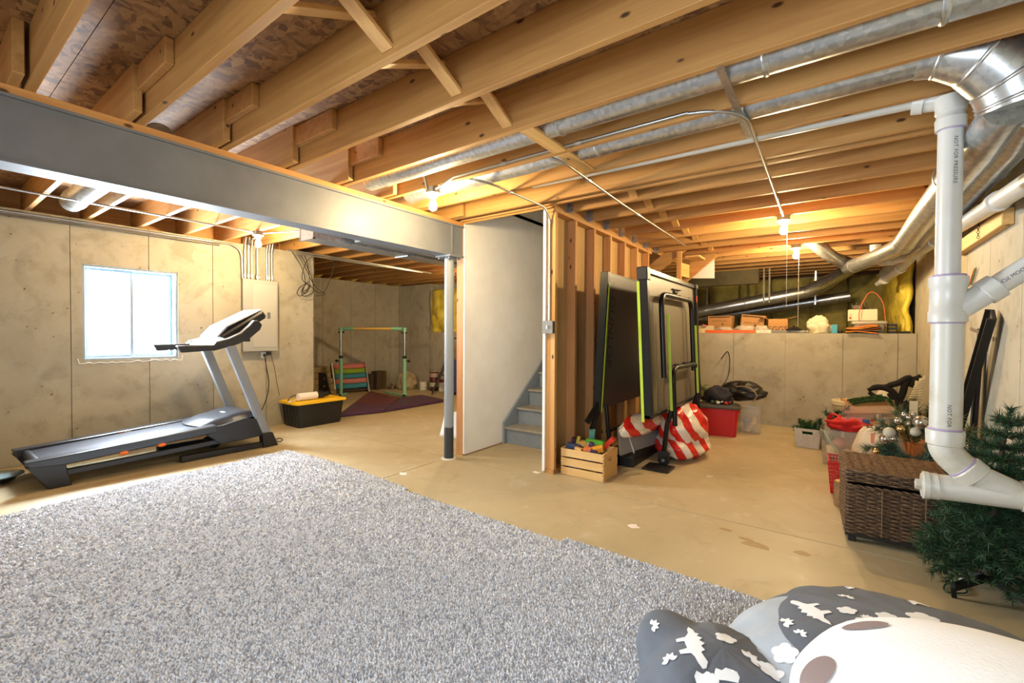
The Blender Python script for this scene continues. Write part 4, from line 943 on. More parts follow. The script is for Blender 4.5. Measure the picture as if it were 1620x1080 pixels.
# stair-like planks, bracket
sp_ = onz(512, 612, 0)
pb = thing('stepped_planks', 'beige stepped stack of planks against the far wall behind the bookshelf', 'planks', (-8.22, 4.72, 0))
m_bei = M('beige_board', '#a48f62', .8, col2='#8f7b50', ns=4)
for i in range(5): B('plank', -8.38, -8.05+.03*i*(-1), 4.55, 5.17-.02*i, .115*i+.001, .115*(i+1)-.006, m_bei, pb, w=True, bevel=.004)
br = thing('corner_bracket', 'dark triangular bracket with holes leaning at the wall corner', 'bracket', (-6.9, 3.95, 0))
q0 = onz(488, 622, 0); 
bo = Vector((-7.55, 4.62, 0))
MB().prism([(bo.x-.22, 0), (bo.x+.22, 0), (bo.x+.02, .50), (bo.x-.22, .50)], 'Y', bo.y, bo.y+.03).build('plate', M('bracket_black', '#1b1410', .5), br, w=True, bevel=.004)
for z in (.12, .26, .40): MB().cyl((bo.x-.02-.0*z, bo.y-.003, z), .018, 0, .004, 12, 'Y').build('hole_rivet', M('rivet_light', '#c9b98c', .5), br, w=True)
# concrete blocks
for (pa, lb, hz, cc) in ((Vector((-8.18, 6.30, 0)), 'brown concrete block standing on end by the far wall', .40, '#54432c'), (Vector((-8.29, 6.04, 0)), 'shorter dark block tucked behind the tall brown block', .34, '#4a4438')):
    t = thing('concrete_block', lb, 'block', pa); m_ = M('block_'+cc[1:], cc, .9, bump=.4, bs=60)
    MB().prism([(-.10, -.13), (.10, -.13), (.10, -.04), (.045, -.03), (.045, .03), (.10, .04), (.10, .13), (-.10, .13)], 'Z', 0, hz).build('body', m_, t, bevel=.008)
    MB().box(-.102, -.099, -.09, -.02, .06, hz-.06).box(-.102, -.099, .02, .09, .06, hz-.06).build('core_hole', M('block_hole', '#221c14', .95), t)
# cloth heap
def cloth(name, label, c, r, mat, seed, folds=.35, nu=36, nv=20, cat='cloth'):
    def fn(d):
        k = 1+folds*fbm(d, 2.2, seed)+folds*.5*abs(fbm(d, 5, seed+4))
        return k
    mb = MB().sph((c[0], c[1], c[2]+r[2]*.55), r, nu, nv, fn=fn)
    mb.v = [(p[0], p[1], max(p[2], c[2]+.002)) for p in mb.v]
    return tag(mb.build(name, mat, smooth=180), label, cat)
m_cloth = M('dust_cloth', '#b3a484', .95, col2='#a08f6c', ns=10)
cloth('drop_cloth', 'crumpled beige drop cloth heaped by the far wall corner', (-7.75, 6.72, 0), (.24, .22, .22), m_cloth, 3.1)
sc_ = cloth('rag_heap', 'small dark rag beside the beige drop cloth', (-8.0, 6.5, 0), (.08, .08, .07), M('rag_dark', '#5a4a34', .95, col2='#8a8272', ns=12, lo=.5, hi=.55), 9.1, cat='rag')
# paint cans
def can(loc, r, h, bodycol, bandcol, label, lidcol='#d9d3c4'):
    t = thing('paint_can', label, 'paint can', loc, group='paint cans by the far wall')
    MB().lathe([(r, 0), (r, .004), (r*.985, .006), (r*.985, h-.006), (r, h-.004), (r, h), (r*.9, h), (r*.88, h-.01), (0, h-.01)], (0, 0, 0), 24).build('can', M('can_'+bodycol[1:], bodycol, .4), t, smooth=35)
    MB().lathe([(r*.99, h*.42), (r*.992, h*.43), (r*.992, h*.85), (r*.99, h*.86)], (0, 0, 0), 24).build('label_band', M('band_'+bandcol[1:], bandcol, .5), t, smooth=35)
    MB().lathe([(r*.87, h-.009), (r*.87, h-.002), (r*.8, h-.002), (r*.78, h-.007), (0, h-.007)], (0, 0, 0), 24).build('lid', M('lid_'+lidcol[1:], lidcol, .4), t, smooth=35)
    MB().tube([(r*1.01*cos(a), r*1.01*sin(a), h*.8-.3*h*abs(sin(a))) for a in (pi+k*pi/10 for k in range(11))], .002, 5).build('bail', m_bolt, t)
zb = 0
can((-7.32, 6.82, 0), .082, .19, '#d6d2c4', '#e8e2d4', 'white paint can with a dark red lid on the floor by the cloth', '#8a1f26')
can((-7.03, 6.86, 0), .095, .21, '#4d1f20', '#b7b49c', 'maroon paint can with a pale label at the stack bottom', '#c9c3b4')
can((-7.03, 6.86, .211), .092, .20, '#541d1e', '#b79a8c', 'maroon paint can with a white lid on top of another can', '#dcd8cc')
can((-6.82, 6.90, 0), .082, .19, '#cfc9ba', '#c0b8a4', 'pale paint can half behind the folded chair', '#7e2226')
can((-6.82, 6.90, .191), .08, .17, '#7e2226', '#e3dccf', 'small red and white paint can on top of the pale can', '#dcd8cc')
# folded chair leaning
fcx = onz(691, 622.5, 0)
fc = thing('folding_chair', 'dark folded chair leaning near the paint cans behind the post', 'chair', (fcx.x, fcx.y, 0), -.785)
m_fc = M('chair_dark', '#3a3128', .5)
for s in (-.2, .2):
    MB().tube([(s, -.10, .008), (s, .10, .45), (s, .24, .88)], .013, 8).build('leg', m_fc, fc, smooth=60)
    MB().tube([(s*.8, .16, .008), (s*.8, .17, .50)], .012, 8).build('rear_leg', m_fc, fc, smooth=60)
MB().add([(-.19, .02, .28), (.19, .02, .28), (.19, .17, .62), (-.19, .17, .62), (-.19, .05, .27), (.19, .05, .27), (.19, .20, .61), (-.19, .20, .61)], [(0, 3, 2, 1), (4, 5, 6, 7), (0, 1, 5, 4), (1, 2, 6, 5), (2, 3, 7, 6), (3, 0, 4, 7)]).build('seat', m_fc, fc)
MB().add([(-.19, .18, .70), (.19, .18, .70), (.19, .24, .86), (-.19, .24, .86), (-.19, .20, .70), (.19, .20, .70), (.19, .26, .86), (-.19, .26, .86)], [(0, 3, 2, 1), (4, 5, 6, 7), (0, 1, 5, 4), (1, 2, 6, 5), (2, 3, 7, 6), (3, 0, 4, 7)]).build('backrest', m_fc, fc)
# blue panel glimpsed between post and stud, with bag above
bp = onz(729, 627, 0)
bl = thing('blue_play_panel', 'blue upright play panel glimpsed between the post and the stair wall', 'panel', (bp.x, bp.y, 0))
B('panel', bp.x-.35, bp.x+.4, bp.y, bp.y+.06, .06, .72, M('blue_panel', '#3f4f86', .6), bl, w=True, bevel=.015)
for dx in (-.28, .33): B('foot', bp.x+dx-.03, bp.x+dx+.03, bp.y-.12, bp.y+.18, 0, .06, m_black, bl, w=True, bevel=.01)
MB().tube(smoothpath([(bp.x-.30, bp.y+.03, .72), (bp.x-.30, bp.y+.03, 1.02), (bp.x-.18, bp.y+.03, 1.15), (bp.x-.05, bp.y+.03, 1.08), (bp.x-.03, bp.y+.03, .73)]), .014, 8).build('hoop', m_cable, bl, w=True, smooth=60)
# paper behind the post
pq = onz(705, 688, 0)
pp_ = thing('paper_sheet', 'white paper sheet leaning on the floor behind the post', 'paper', (-3.72, 3.95, 0))
a_ = ony(697, 680, 3.85); 
MB().grid(lambda u, v: (-3.86+.36*u, 3.86+.10*v+.02*sin(3*u), .002+.30*v*(.95+.05*u)), 8, 6).build('sheet', M('sheet_white', '#e9e9ee', .85), pp_, w=True, smooth=180, sol=.002)
MB().grid(lambda u, v: (-3.62+.34*u, 3.93+.10*v+.015*sin(4*u), .002+.26*v), 8, 6).build('back_sheet', M('sheet_grey', '#cfcac2', .85), pp_, w=True, smooth=180, sol=.002)
# ---------------------------------------------------------------- folded table tennis table (two halves)
m_ttb = M('table_board', '#6e685a', .45, col2='#665f50', ns=2); m_ttdark = M('table_surface', '#4c4741', .4)
def half(name, label, xt, xb, y0, y1, z0, z1, under):
    """panel standing on edge; x goes from xb at the bottom to xt at the top"""
    t = thing(name, label, 'table', ((xt+xb)/2, (y0+y1)/2, 0), group='two halves of the folded table')
    def X(z): return xb+(xt-xb)*(z-z0)/(z1-z0)
    th = .022
    def pan(nm, ya, yb, za, zb, o0, o1, mat, bevel=.0):
        v = []
        for z in (za, zb):
            for y, o in ((ya, o0), (ya, o1), (yb, o1), (yb, o0)): v.append((X(z)+o, y, z))
        return MB().add(v, [(0, 3, 2, 1), (4, 5, 6, 7), (0, 1, 5, 4), (1, 2, 6, 5), (2, 3, 7, 6), (3, 0, 4, 7)]).build(nm, mat, t, w=True, bevel=bevel)
    pan('board', y0+.02, y1-.02, z0+.02, z1-.02, -th/2, th/2, m_ttb if under else m_ttdark)
    e = .032
    if under:
        pan('edge_frame', y0, y0+.055, z0, z1, -e, e+.012, m_blackm, .003); pan('edge_frame', y1-.055, y1, z0, z1, -e, e+.012, m_blackm, .003)
        pan('edge_frame', y0, y1, z1-.035, z1, -e, e, m_blackm, .003); pan('edge_frame', y0, y1, z0, z0+.03, -e, e, m_blackm, .003)
        pan('corner_cap', y0-.012, y0+.07, z1-.10, z1+.012, -e-.01, e+.02, m_black, .006)
        pan('corner_cap', y1-.07, y1+.012, z1-.04, z1+.012, -e-.01, e+.02, m_black, .006)
        pan('top_rail', y0+.06, y1-.06, z1-.004, z1+.008, -e*.9, e*.9, m_chrome)
        pan('lime_edge', y0-.004, y0+.006, z0-.03, z1-.11, -e-.014, -e+.010, m_ygreen)
        pan('warning_tag', y1-.06, y1-.03, z1-.19, z1-.12, e+.010, e+.014, M('tag_red', '#c8281e', .5))
    else:
        pan('edge_frame', y0, y0+.05, z0, z1, -e-.01, e, m_blackm, .003); pan('edge_frame', y1-.05, y1, z0, z1, -e, e, m_blackm, .003)
        pan('edge_frame', y0+.05, y1-.05, z1-.03, z1, -e, th/2-.002, m_blackm, .002)
        pan('lime_edge', y0+.026, y0+.046, z0-.01, z1-.10, e+.0005, e+.004, m_ygreen)
        vs, fs = textmesh('DUNLOP', .16, shear=.15, spacing=1.05)
        mb = MB(); mb.add([(X((z0+z1)/2+.10-v.x*1.0)+th/2+.0015, y0+.175+v.y, (z0+z1)/2+.10-v.x*1.0) for v in vs], fs); mb.build('lettering', M('table_print', '#211f1e', .5), t, w=True)
        zt = (z0+z1)/2+.46
        mb = MB()
        for k in (0, .06):
            zz = zt+k
            mb.add([(X(zz)+th/2+.0015, y0+.12, zz+.05), (X(zz)+th/2+.0015, y0+.175, zz), (X(zz)+th/2+.0015, y0+.23, zz+.05), (X(zz)+th/2+.0015, y0+.23, zz+.08), (X(zz)+th/2+.0015, y0+.175, zz+.03), (X(zz)+th/2+.0015, y0+.12, zz+.08)], [(0, 1, 4, 5), (1, 2, 3, 4)])
        mb.build('print_mark', MATS['table_print'], t, w=True)
    return t, X
tr, XRr = half('table_half', 'table tennis half showing its grey underside and folded black legs', -1.325, -1.265, 3.70, 5.40, .53, 1.80, True)
tl, XLl = half('table_half', 'table tennis half with dark playing surface standing against the stud wall', -1.665, -1.735, 3.72, 5.40, .54, 1.80, False)
# leg frames on the right half
def Xo(z, o=.05): return XRr(z)+o
def uframe(y0, y1, zb, zt, r, o, nm):
    pts = [(Xo(zb, o), y0, zb), (Xo(zt-.12, o), y0, zt-.12)]+arc((Xo(zt-.12, o), y0, zt-.12), (Xo(zt, o), y0, zt), (Xo(zt, o), y0+.12, zt), 6)+arc((Xo(zt, o), y1-.12, zt), (Xo(zt, o), y1, zt), (Xo(zt-.12, o), y1, zt-.12), 6)+[(Xo(zb, o), y1, zb)]
    return MB().tube(pts, r, 12).build(nm, m_blackm, tr, w=True, smooth=60)
uframe(3.96, 4.98, .86, 1.60, .024, .075, 'folded_leg')
uframe(4.20, 5.06, .40, .93, .022, .085, 'leg_frame')
MB().tube([(Xo(.6, .085), 4.20, .60), (-1.25, 4.21, .40), (-1.29, 4.25, .10)], .022, 12).build('leg', m_blackm, tr, w=True, smooth=60)
MB().tube([(Xo(.6, .085), 5.06, .60), (-1.25, 5.06, .40), (-1.29, 5.05, .10)], .022, 12).build('leg', m_blackm, tr, w=True, smooth=60)
for y in (4.25, 5.05):
    MB().cyl((-1.29, y, .055), .055, -.014, .014, 20, 'Y').build('caster', m_rubber, tr, w=True, bevel=.004)
    MB().cyl((-1.29, y, .055), .016, -.02, .02, 10, 'Y').build('hub', m_bolt, tr, w=True)
    MB().prism([(-1.34, .06), (-1.22, .12), (-1.25, .15), (-1.33, .14)], 'Y', y-.028, y-.016).build('fork', m_black, tr, w=True)
for y, z0_, z1_ in ((4.06, .56, 1.42), (5.02, .62, 1.34)):
    MB().bar((Xo(z0_, .10), y, z0_), (Xo(z1_, .10), y, z1_), .008, .022).build('lime_strut', m_ygreen, tr, w=True)
for y in (4.2, 4.55, 4.9): MB().box(Xo(1.615, .02), Xo(1.615, .08), y, y+.03, 1.60, 1.63).build('bracket', m_black, tr, w=True)
for y in (4.45, 4.75, 5.05): MB().box(Xo(.94, .02), Xo(.94, .09), y, y+.025, .93, .955).build('bracket', m_black, tr, w=True)
MB().bar((Xo(1.70, .02), 4.50, 1.69), (Xo(1.70, .02), 4.80, 1.70), .02, .008).bar((Xo(1.70, .02), 4.55, 1.67), (Xo(1.70, .02), 4.66, 1.66), .02, .02).build('latch', m_blackm, tr, w=True)
# frame of the left half
for y in (3.90, 5.2):
    MB().tube([(-1.72, y, .58), (-1.70, y, .35), (-1.68, y+.02, .10)], .02, 10).build('leg', m_blackm, tl, w=True, smooth=60)
    MB().cyl((-1.68, y+.02, .05), .05, -.014, .014, 18, 'Y').build('caster', m_rubber, tl, w=True)
MB().tube([(-1.71, 3.90, .33), (-1.71, 5.2, .33)], .016, 8).build('cross_tube', m_blackm, tl, w=True, smooth=60)
MB().bar((-1.78, 3.62, .45), (-1.72, 3.74, .62), .025, .05).bar((-1.76, 3.68, .38), (-1.72, 3.76, .60), .03, .04).build('hinge_arm', m_blackm, tl, w=True)
# carton under the table
gb = thing('grey_carton', 'flat grey board box bound with a white strap under the folded table', 'box', (-1.55, 4.4, .001))
MB().add([(-1.60, 3.92, .12), (-1.46, 4.9, .10), (-1.44, 4.9, .10), (-1.58, 3.92, .12), (-1.62, 3.92, .38), (-1.48, 4.9, .33), (-1.46, 4.9, .33), (-1.60, 3.92, .38)], [(0, 3, 2, 1), (4, 5, 6, 7), (0, 1, 5, 4), (1, 2, 6, 5), (2, 3, 7, 6), (3, 0, 4, 7)]).build('board', M('board_grey', '#8f9090', .6), gb, w=True, bevel=.003)
MB().box(-1.66, -1.49, 4.0, 4.9, .001, .10).build('base', m_black, gb, w=True, bevel=.01)
MB().tube(smoothpath([(-1.60, 4.04, .39), (-1.575, 4.08, .28), (-1.545, 4.16, .10), (-1.53, 4.20, .01), (-1.56, 4.06, .008)]), .008, 6).build('strap', m_white, gb, w=True, smooth=60)
MB().tube(smoothpath([(-1.56, 4.30, .37), (-1.54, 4.35, .25), (-1.52, 4.42, .10)]), .008, 6).build('strap', m_black, gb, w=True, smooth=60)
MB().box(-1.42, -1.18, 4.02, 4.24, .001, .02).build('flap', m_black, gb, w=True, bevel=.004)
# red and white striped bag
def stripe_mat(name, c1, c2, period, dr):
    m, nt, b = newmat(name); v = coords(nt, (1, 1, 1))
    nz = N(nt, 'ShaderNodeTexNoise'); nz.inputs['Scale'].default_value = 3.5; lk(nt, v, nz.inputs['Vector'])
    sc = N(nt, 'ShaderNodeVectorMath', operation='SCALE'); sc.inputs['Scale'].default_value = .09; lk(nt, nz.outputs['Color'], sc.inputs[0])
    ad = N(nt, 'ShaderNodeVectorMath', operation='ADD'); lk(nt, v, ad.inputs[0]); lk(nt, sc.outputs[0], ad.inputs[1])
    dt = N(nt, 'ShaderNodeVectorMath', operation='DOT_PRODUCT'); lk(nt, ad.outputs[0], dt.inputs[0]); dt.inputs[1].default_value = tuple(Vector(dr).normalized()*(2*pi/period))
    sn = N(nt, 'ShaderNodeMath', operation='SINE'); lk(nt, dt.outputs['Value'], sn.inputs[0])
    lk(nt, ramp(nt, sn.outputs[0], [(.0, C(c2)), (.04, C(c1))]), b.inputs['Base Color']); b.inputs['Roughness'].default_value = .25
    bumpn(nt, ntex(nt, v, 13, 3), .6, .02, b); return m
m_str = stripe_mat('striped_plastic', '#d8261c', '#e9ddcc', .135, (.8, .25, .55))
m_str2 = stripe_mat('striped_plastic_low', '#d8261c', '#e9ddcc', .135, (.75, .45, .5))
sb = thing('striped_bag', 'big red and white striped plastic bag slumped under the table', 'bag', (-1.24, 4.7, 0))
def crumple(c, r, seed, amt=.22, flat=0., nu=56, nv=34):
    def fn(d): return 1+amt*fbm(d, 1.7, seed)+amt*.55*abs(fbm(d, 4, seed+3))-.03*abs(fbm(d, 9, seed+5))*3
    mb = MB().sph(c, r, nu, nv, fn=fn); mb.v = [(p[0], p[1], max(p[2], flat+.002)) for p in mb.v]; return mb
crumple((-1.25, 4.76, .29), (.235, .34, .235), 2.0, .16).build('upper_bulge', m_str, sb, w=True, smooth=180)
crumple((-1.26, 4.80, .12), (.26, .42, .14), 7.0, .16).build('lower_bulge', m_str2, sb, w=True, smooth=180)
crumple((-1.49, 4.20, .385), (.11, .50, .10), 11.0, .16).build('flap_bulge', m_str, sb, w=True, smooth=180)
# wooden crate with toy blocks
cr = thing('wooden_crate', 'slatted pine crate full of toy blocks by the stud wall', 'crate', (-1.75, 3.61, 0), .02)
cw, cdp, chh = .405, .31, .235
for sy in (-1, 1):
    for i in range(3):
        B('slat', -cw/2, cw/2, sy*(cdp/2)-(.012 if sy > 0 else 0), sy*(cdp/2)+(0 if sy > 0 else .012), .002+i*.081, .002+i*.081+.068, m_plain, cr, bevel=.002)
for sx in (-1, 1):
    x0 = sx*cw/2-(.014 if sx > 0 else 0); x1 = x0+.014; yy = cdp/2-.0125
    mb = MB(); mb.box(x0, x1, -yy, yy, .002, .150); mb.box(x0, x1, -yy, yy, .185, chh); mb.box(x0, x1, -yy, -.045, .150, .185); mb.box(x0, x1, .045, yy, .150, .185)
    mb.build('end_board', m_plainY, cr)
B('base_board', -cw/2+.015, cw/2-.015, -cdp/2+.013, cdp/2-.013, .003, .012, m_plain, cr)
for sx in (-1, 1):
    for i in range(3):
        for k in (.018, .052): MB().cyl((sx*(cw/2-.007), -cdp/2-.0008, .002+i*.081+k), .004, 0, .002, 8, 'Y').build('nail', m_cable, cr)
m_pineb = M('toy_pine', '#d8ad6c', .6)
BLK = [((-.13, -.05, .235), (.12, .06, .04), (.1, .1, .1), '#3d527e', 'blue wooden toy block with a slate end near the crate rim'), ((-.03, .0, .262), (.14, .06, .04), (.15, -.1, -.25), '#d8ad6c', 'plain pine toy block lying slanted on the pile'), ((.06, -.01, .292), (.16, .05, .04), (.0, .05, .08), '#52a832', 'bright green topped toy block lying across the pile'),
       ((.0, .06, .335), (.05, .05, .10), (.35, .1, .3), '#5a9691', 'teal toy block standing up on the pile'), ((.15, .04, .275), (.04, .05, .17), (.2, .75, .3), '#d8371f', 'red toy plank sticking up at the crate end'), ((.11, -.07, .248), (.10, .06, .045), (.2, -.25, .35), '#e29a2c', 'orange toy block with teal ends at the crate corner'),
       ((.03, -.095, .235), (.07, .05, .045), (.2, .1, .3), '#e8864c', 'salmon toy block by the front slat'), ((-.05, -.11, .228), (.07, .04, .04), (.0, .1, -.1), '#d8ad6c', 'short plain pine toy block by the front slat'), ((-.14, .05, .262), (.03, .07, .09), (.1, .3, .6), '#d8c23a', 'yellow triangular toy block leaning in the pile'),
       ((-.17, .03, .25), (.04, .05, .09), (.1, .2, .3), '#4b2030', 'maroon toy block at the back end of the pile'), ((.04, -.05, .262), (.035, .04, .07), (.3, .2, .9), '#4a3566', 'purple arched toy block amid the pile'), ((.10, .0, .262), (.07, .05, .035), (.0, .1, .0), '#8db36c', 'pale green toy block under the bright green one'), ((.09, -.105, .225), (.06, .04, .05), (.1, .3, .2), '#3b2f55', 'dark violet toy block at the front corner')]
for i in range(18):
    BLK.append(((random.uniform(-.15, .15), random.uniform(-.10, .10), .05+.045*(i % 4)), (.09, .05, .04), (random.uniform(-.3, .3), random.uniform(-.3, .3), random.uniform(0, 3)), random.choice(['#3d527e', '#52a832', '#4b2030', '#5a9691', '#d8ad6c', '#d8371f']), None))
cm_ = PM[cr.name]
for c, d, r, col, lb in BLK:
    p = cm_ @ Vector(c); mb = MB().cbox(p, d, Re(*r))
    if 'triangular' in (lb or ''):
        R_ = Re(*r); mb = MB(); pr = [Vector((-.015, -.04, -.04)), Vector((-.015, .04, -.04)), Vector((-.015, 0, .05)), Vector((.015, -.04, -.04)), Vector((.015, .04, -.04)), Vector((.015, 0, .05))]
        mb.add([p+R_ @ q for q in pr], [(0, 2, 1), (3, 4, 5), (0, 1, 4, 3), (1, 2, 5, 4), (2, 0, 3, 5)])
    o = mb.build('toy_block', M('toy_'+col[1:], col, .5), bevel=.003)
    tag(o, lb or 'painted toy block glimpsed between the crate slats', 'toy block', 'toy blocks in the crate')
# red tote with grey lid and clutter on it
tote('red_tote', 'red storage tote with a dark grey lid by the back wall', (-1.17, 6.03, 0), (.48, .30, .36), .18, m_red, m_tgrey, .03, ribs=3)
ZT = .385
cl_ = thing('black_bag', 'crumpled black bag with a loop handle lying over the totes', 'bag', (-.86, 6.35, ZT))
crumple((-.93, 6.42, ZT+.13), (.26, .20, .12), 21., .3).build('bag_body', M('black_nylon', '#191713', .45, bump=.5, bs=14, bd=.02), cl_, w=True, smooth=180)
MB().tube(smoothpath([(-1.0, 6.25, ZT+.20), (-.86, 6.20, ZT+.21), (-.76, 6.19, ZT+.12), (-.80, 6.18, ZT+.03)]), .008, 6).build('loop', M('strap_tan', '#8d7b60', .6), cl_, w=True, smooth=60)
cloth('dark_jacket', 'dark purple black jacket bundled on the red tote lid', (-1.18, 6.12, ZT), (.16, .12, .13), M('jacket_black', '#22202a', .8, bump=.4, bs=20), 5.5)
cloth('camouflage_cloth', 'olive camouflage cloth bundled behind the dark jacket', (-1.40, 6.30, ZT), (.13, .09, .13), M('camo_cloth', '#7a7450', .9, col2='#3d4a2c', ns=9, lo=.45, hi=.55), 15.5)
for (dx, dy, col, lb) in ((-.06, -.08, '#b8261c', 'small red plastic toy on the red tote lid'), (-.15, -.08, '#d8d4be', 'small white plastic part on the red tote lid'), (-.22, -.06, '#3c5a30', 'small green plastic plant on the red tote lid')):
    p = Vector((-1.0+dx, 6.03+dy, ZT)); t = thing('small_toy', lb, 'toy', p)
    MB().sph(p+Vector((0, 0, .02)), (.025, .018, .02), 10, 6).build('body', M('toyp_'+col[1:], col, .4), t, w=True, smooth=180)
    MB().tube([p+Vector((.01, 0, .02)), p+Vector((.05, -.01, .035))], .006, 6).sph(p+Vector((.05, -.01, .035)), .011, 8, 6).build('arm', M('toyp_'+col[1:], col, .4), t, w=True)
ctb = tote('clear_bin', 'clear plastic bin filled with odds and ends beside the red tote', (-.86, 6.47, 0), (.26, .36, .30), .1, m_clear, None, ribs=0, open_=True)
tag(MB().cbox((-.84, 6.40, .10), (.05, .16, .16), Re(.3, .5, .2)).build('folded_board', M('board_cream', '#cdbb98', .7), bevel=.004), 'cream folded board standing inside the clear bin', 'board')
tag(MB().cbox((-.90, 6.52, .09), (.07, .10, .14), Re(.2, -.3, .6)).build('small_carton', M('carton_bluegrey', '#9aa4b0', .6), bevel=.004), 'blue grey carton inside the clear bin', 'box')
tag(MB().tube(smoothpath([(-1.30, 6.5, ZT+.05), (-1.22, 6.9, .62), (-1.20, 6.98, .85), (-1.24, 7.03, 1.0), (-1.30, 6.9, .9)]), .006, 6).build('extension_cable', m_cable, smooth=60), 'thin black cord arching behind the table up the wall', 'cable')
# ---------------------------------------------------------------- things on the ledge
LZ = LEDGE+.001
def lx(px, Y): return ony(px, 520, Y).x
def lz(py, px, Y): return ony(px, py, Y).z
def carton(label, x0, x1, y0, dpt, z0, h, mat=None, text=None, flaps=False, rot=0., band=True, name='cardboard_box', tilt=0.):
    mat = mat or m_card; w = x1-x0
    t = thing(name, label, 'box', ((x0+x1)/2, y0+dpt/2, z0), rot)
    if tilt: t.rotation_euler = (0, tilt, rot)
    d = dpt
    MB().box(-w/2, w/2, -d/2, d/2, 0, h).build('carton_body', mat, t, bevel=.003)
    if flaps:
        for s in (-1, 1):
            MB().add([(s*w/2, -d/2, h), (s*w/2, d/2, h), (s*(w/2+.10), d/2, h+.03), (s*(w/2+.10), -d/2, h+.03)], [(0, 1, 2, 3)]).build('flap', mat, t, sol=.004)
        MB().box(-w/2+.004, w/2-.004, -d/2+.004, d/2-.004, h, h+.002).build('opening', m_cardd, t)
    else:
        MB().box(-w/2-.001, w/2+.001, -.025, .025, h*.86, h+.001).build('tape', M('packing_tape', '#c29a62', .3), t)
    if band:
        MB().box(-w*.44, w*.44, -d/2-.0015, -d/2, h*.86, h*.94).build('print_band', M('box_print', '#3c3226', .8), t)
        MB().box(-w*.16, -w*.06, -d/2-.0015, -d/2, h*.12, h*.15).box(w*.10, w*.16, -d/2-.0015, -d/2, h*.30, h*.42).build('print_icon', MATS['box_print'], t)
    if text:
        vs, fs = textmesh(text[0], text[1])
        mb = MB(); mb.add([(v.x, -d/2-.002, h*text[2]+v.y) for v in vs], fs); mb.build('lettering', M('box_print', '#3c3226', .8), t)
    return t
Y1 = 7.42
x0, x1 = lx(1121, Y1), lx(1158, Y1)
bin_lid = carton('shallow pale grey bin under the small brown carton on the ledge', lx(1108, Y1), lx(1168, Y1), Y1-.08, .32, LZ, .06, M('bin_pale', '#9c9a7e', .6), band=False, name='shallow_bin')
carton('small brown carton with printed band standing on the pale bin', x0, x1, Y1-.05, .25, LZ+.061, .20, text=('HEAVY DUTY', .035, .6))
carton('brown carton leaning on the ledge beside the small carton', lx(1171, Y1), lx(1208, Y1), Y1-.05, .26, LZ+.03, .235, text=('HEAVY DUTY', .035, .5), tilt=.10)
carton('open brown carton lettered with large dark letters on the ledge', lx(1215, 7.30), lx(1246, 7.30), 7.30, .26, LZ, .20, text=('EGGS', .10, .28), flaps=True, band=False)
# long boxes at the ledge front
lb_ = thing('long_box', 'long flat orange, white and grey box lying along the ledge', 'box', (-1.0, 7.12, LZ))
xa, xb_, xc_, xd_ = lx(1116, 7.10), lx(1196, 7.10), lx(1220, 7.10), lx(1274, 7.10)
B('orange_sleeve', xa, xb_, 7.08, 7.17, LZ, LZ+.042, M('orange_box', '#e4652a', .5), lb_, w=True, bevel=.004)
B('white_sleeve', xb_+.001, xc_, 7.08, 7.17, LZ, LZ+.042, M('box_white', '#ddd3bf', .5), lb_, w=True, bevel=.003)
B('grey_sleeve', xc_+.001, xd_, 7.08, 7.17, LZ, LZ+.042, M('box_grey', '#77746a', .5), lb_, w=True, bevel=.003)
mb = MB()
for i in range(9): mb.box(xc_+.24+.022*i, xc_+.254+.022*i, 7.0785, 7.08, LZ+.018, LZ+.030)
for i in range(5): mb.box(xb_+.05+.02*i, xb_+.062+.02*i, 7.0785, 7.08, LZ+.018, LZ+.028)
mb.build('print', M('box_print_pale', '#a9a394', .6), lb_, w=True)
carton('small cream box at the table end of the ledge', lx(1099, 7.2), lx(1112, 7.2), 7.16, .16, LZ, .07, M('box_cream', '#cdbd97', .7), band=False)
carton('low white carton behind the cream box on the ledge', lx(1100, 7.34), lx(1130, 7.34), 7.24, .10, LZ, .11, M('box_offwhite', '#cfc3a2', .7), band=False)
tag(MB().cbox((lx(1116, 7.25), 7.20, LZ+.115), (.07, .05, .01), Re(.2, .3, .4)).build('pink_card', M('pink_card', '#e07a8a', .7), bevel=.002), 'small bright pink card lying on the low white carton', 'card')
m_film = clear_mat('plastic_film', '#d9d2c0', .5)
for (pa, pb_, h, lb, sd) in ((1132, 1160, .09, 'crumpled clear plastic bag behind the orange box', 1.), (1162, 1192, .12, 'shiny plastic wrapped pack behind the orange box', 4.), (1192, 1216, .11, 'crinkled clear plastic bag beside the wrapped pack', 8.)):
    xm = (lx(pa, 7.25)+lx(pb_, 7.25))/2; wx = (lx(pb_, 7.25)-lx(pa, 7.25))/2
    t = thing('plastic_bag', lb, 'bag', (xm, 7.26, LZ), group='plastic bags on the ledge')
    crumple((xm, 7.26, LZ+h*.45), (wx, .07, h*.55), sd, .35, LZ-.002, 24, 16).build('film', m_film, t, w=True, smooth=180)
    for k in range(3): B('sheet', xm-wx*.7, xm+wx*.7, 7.215, 7.30, LZ+.012+k*h*.25, LZ+.018+k*h*.25, M('leaflet', '#b7a79a', .6) if k != 1 else M('leaflet_dark', '#6a4a40', .6), t, w=True)
hat = ony(1256, 522, 7.18)
ht = thing('domed_hat', 'dark round domed hat resting on the grey end of the long box', 'hat', (hat.x, 7.13, LZ+.043))
MB().lathe([(.10, 0), (.10, .006), (.085, .012), (.05, .035), (.015, .042), (.0, .043)], (hat.x, 7.135, LZ+.043), 24).build('dome', m_black, ht, w=True, smooth=40)
MB().lathe([(.012, .040), (.012, .052), (.02, .056), (.0, .06)], (hat.x, 7.135, LZ+.043), 12).build('knob', m_black, ht, w=True, smooth=40)
wr0 = (lx(1276, 7.16)+lx(1313, 7.16))/2
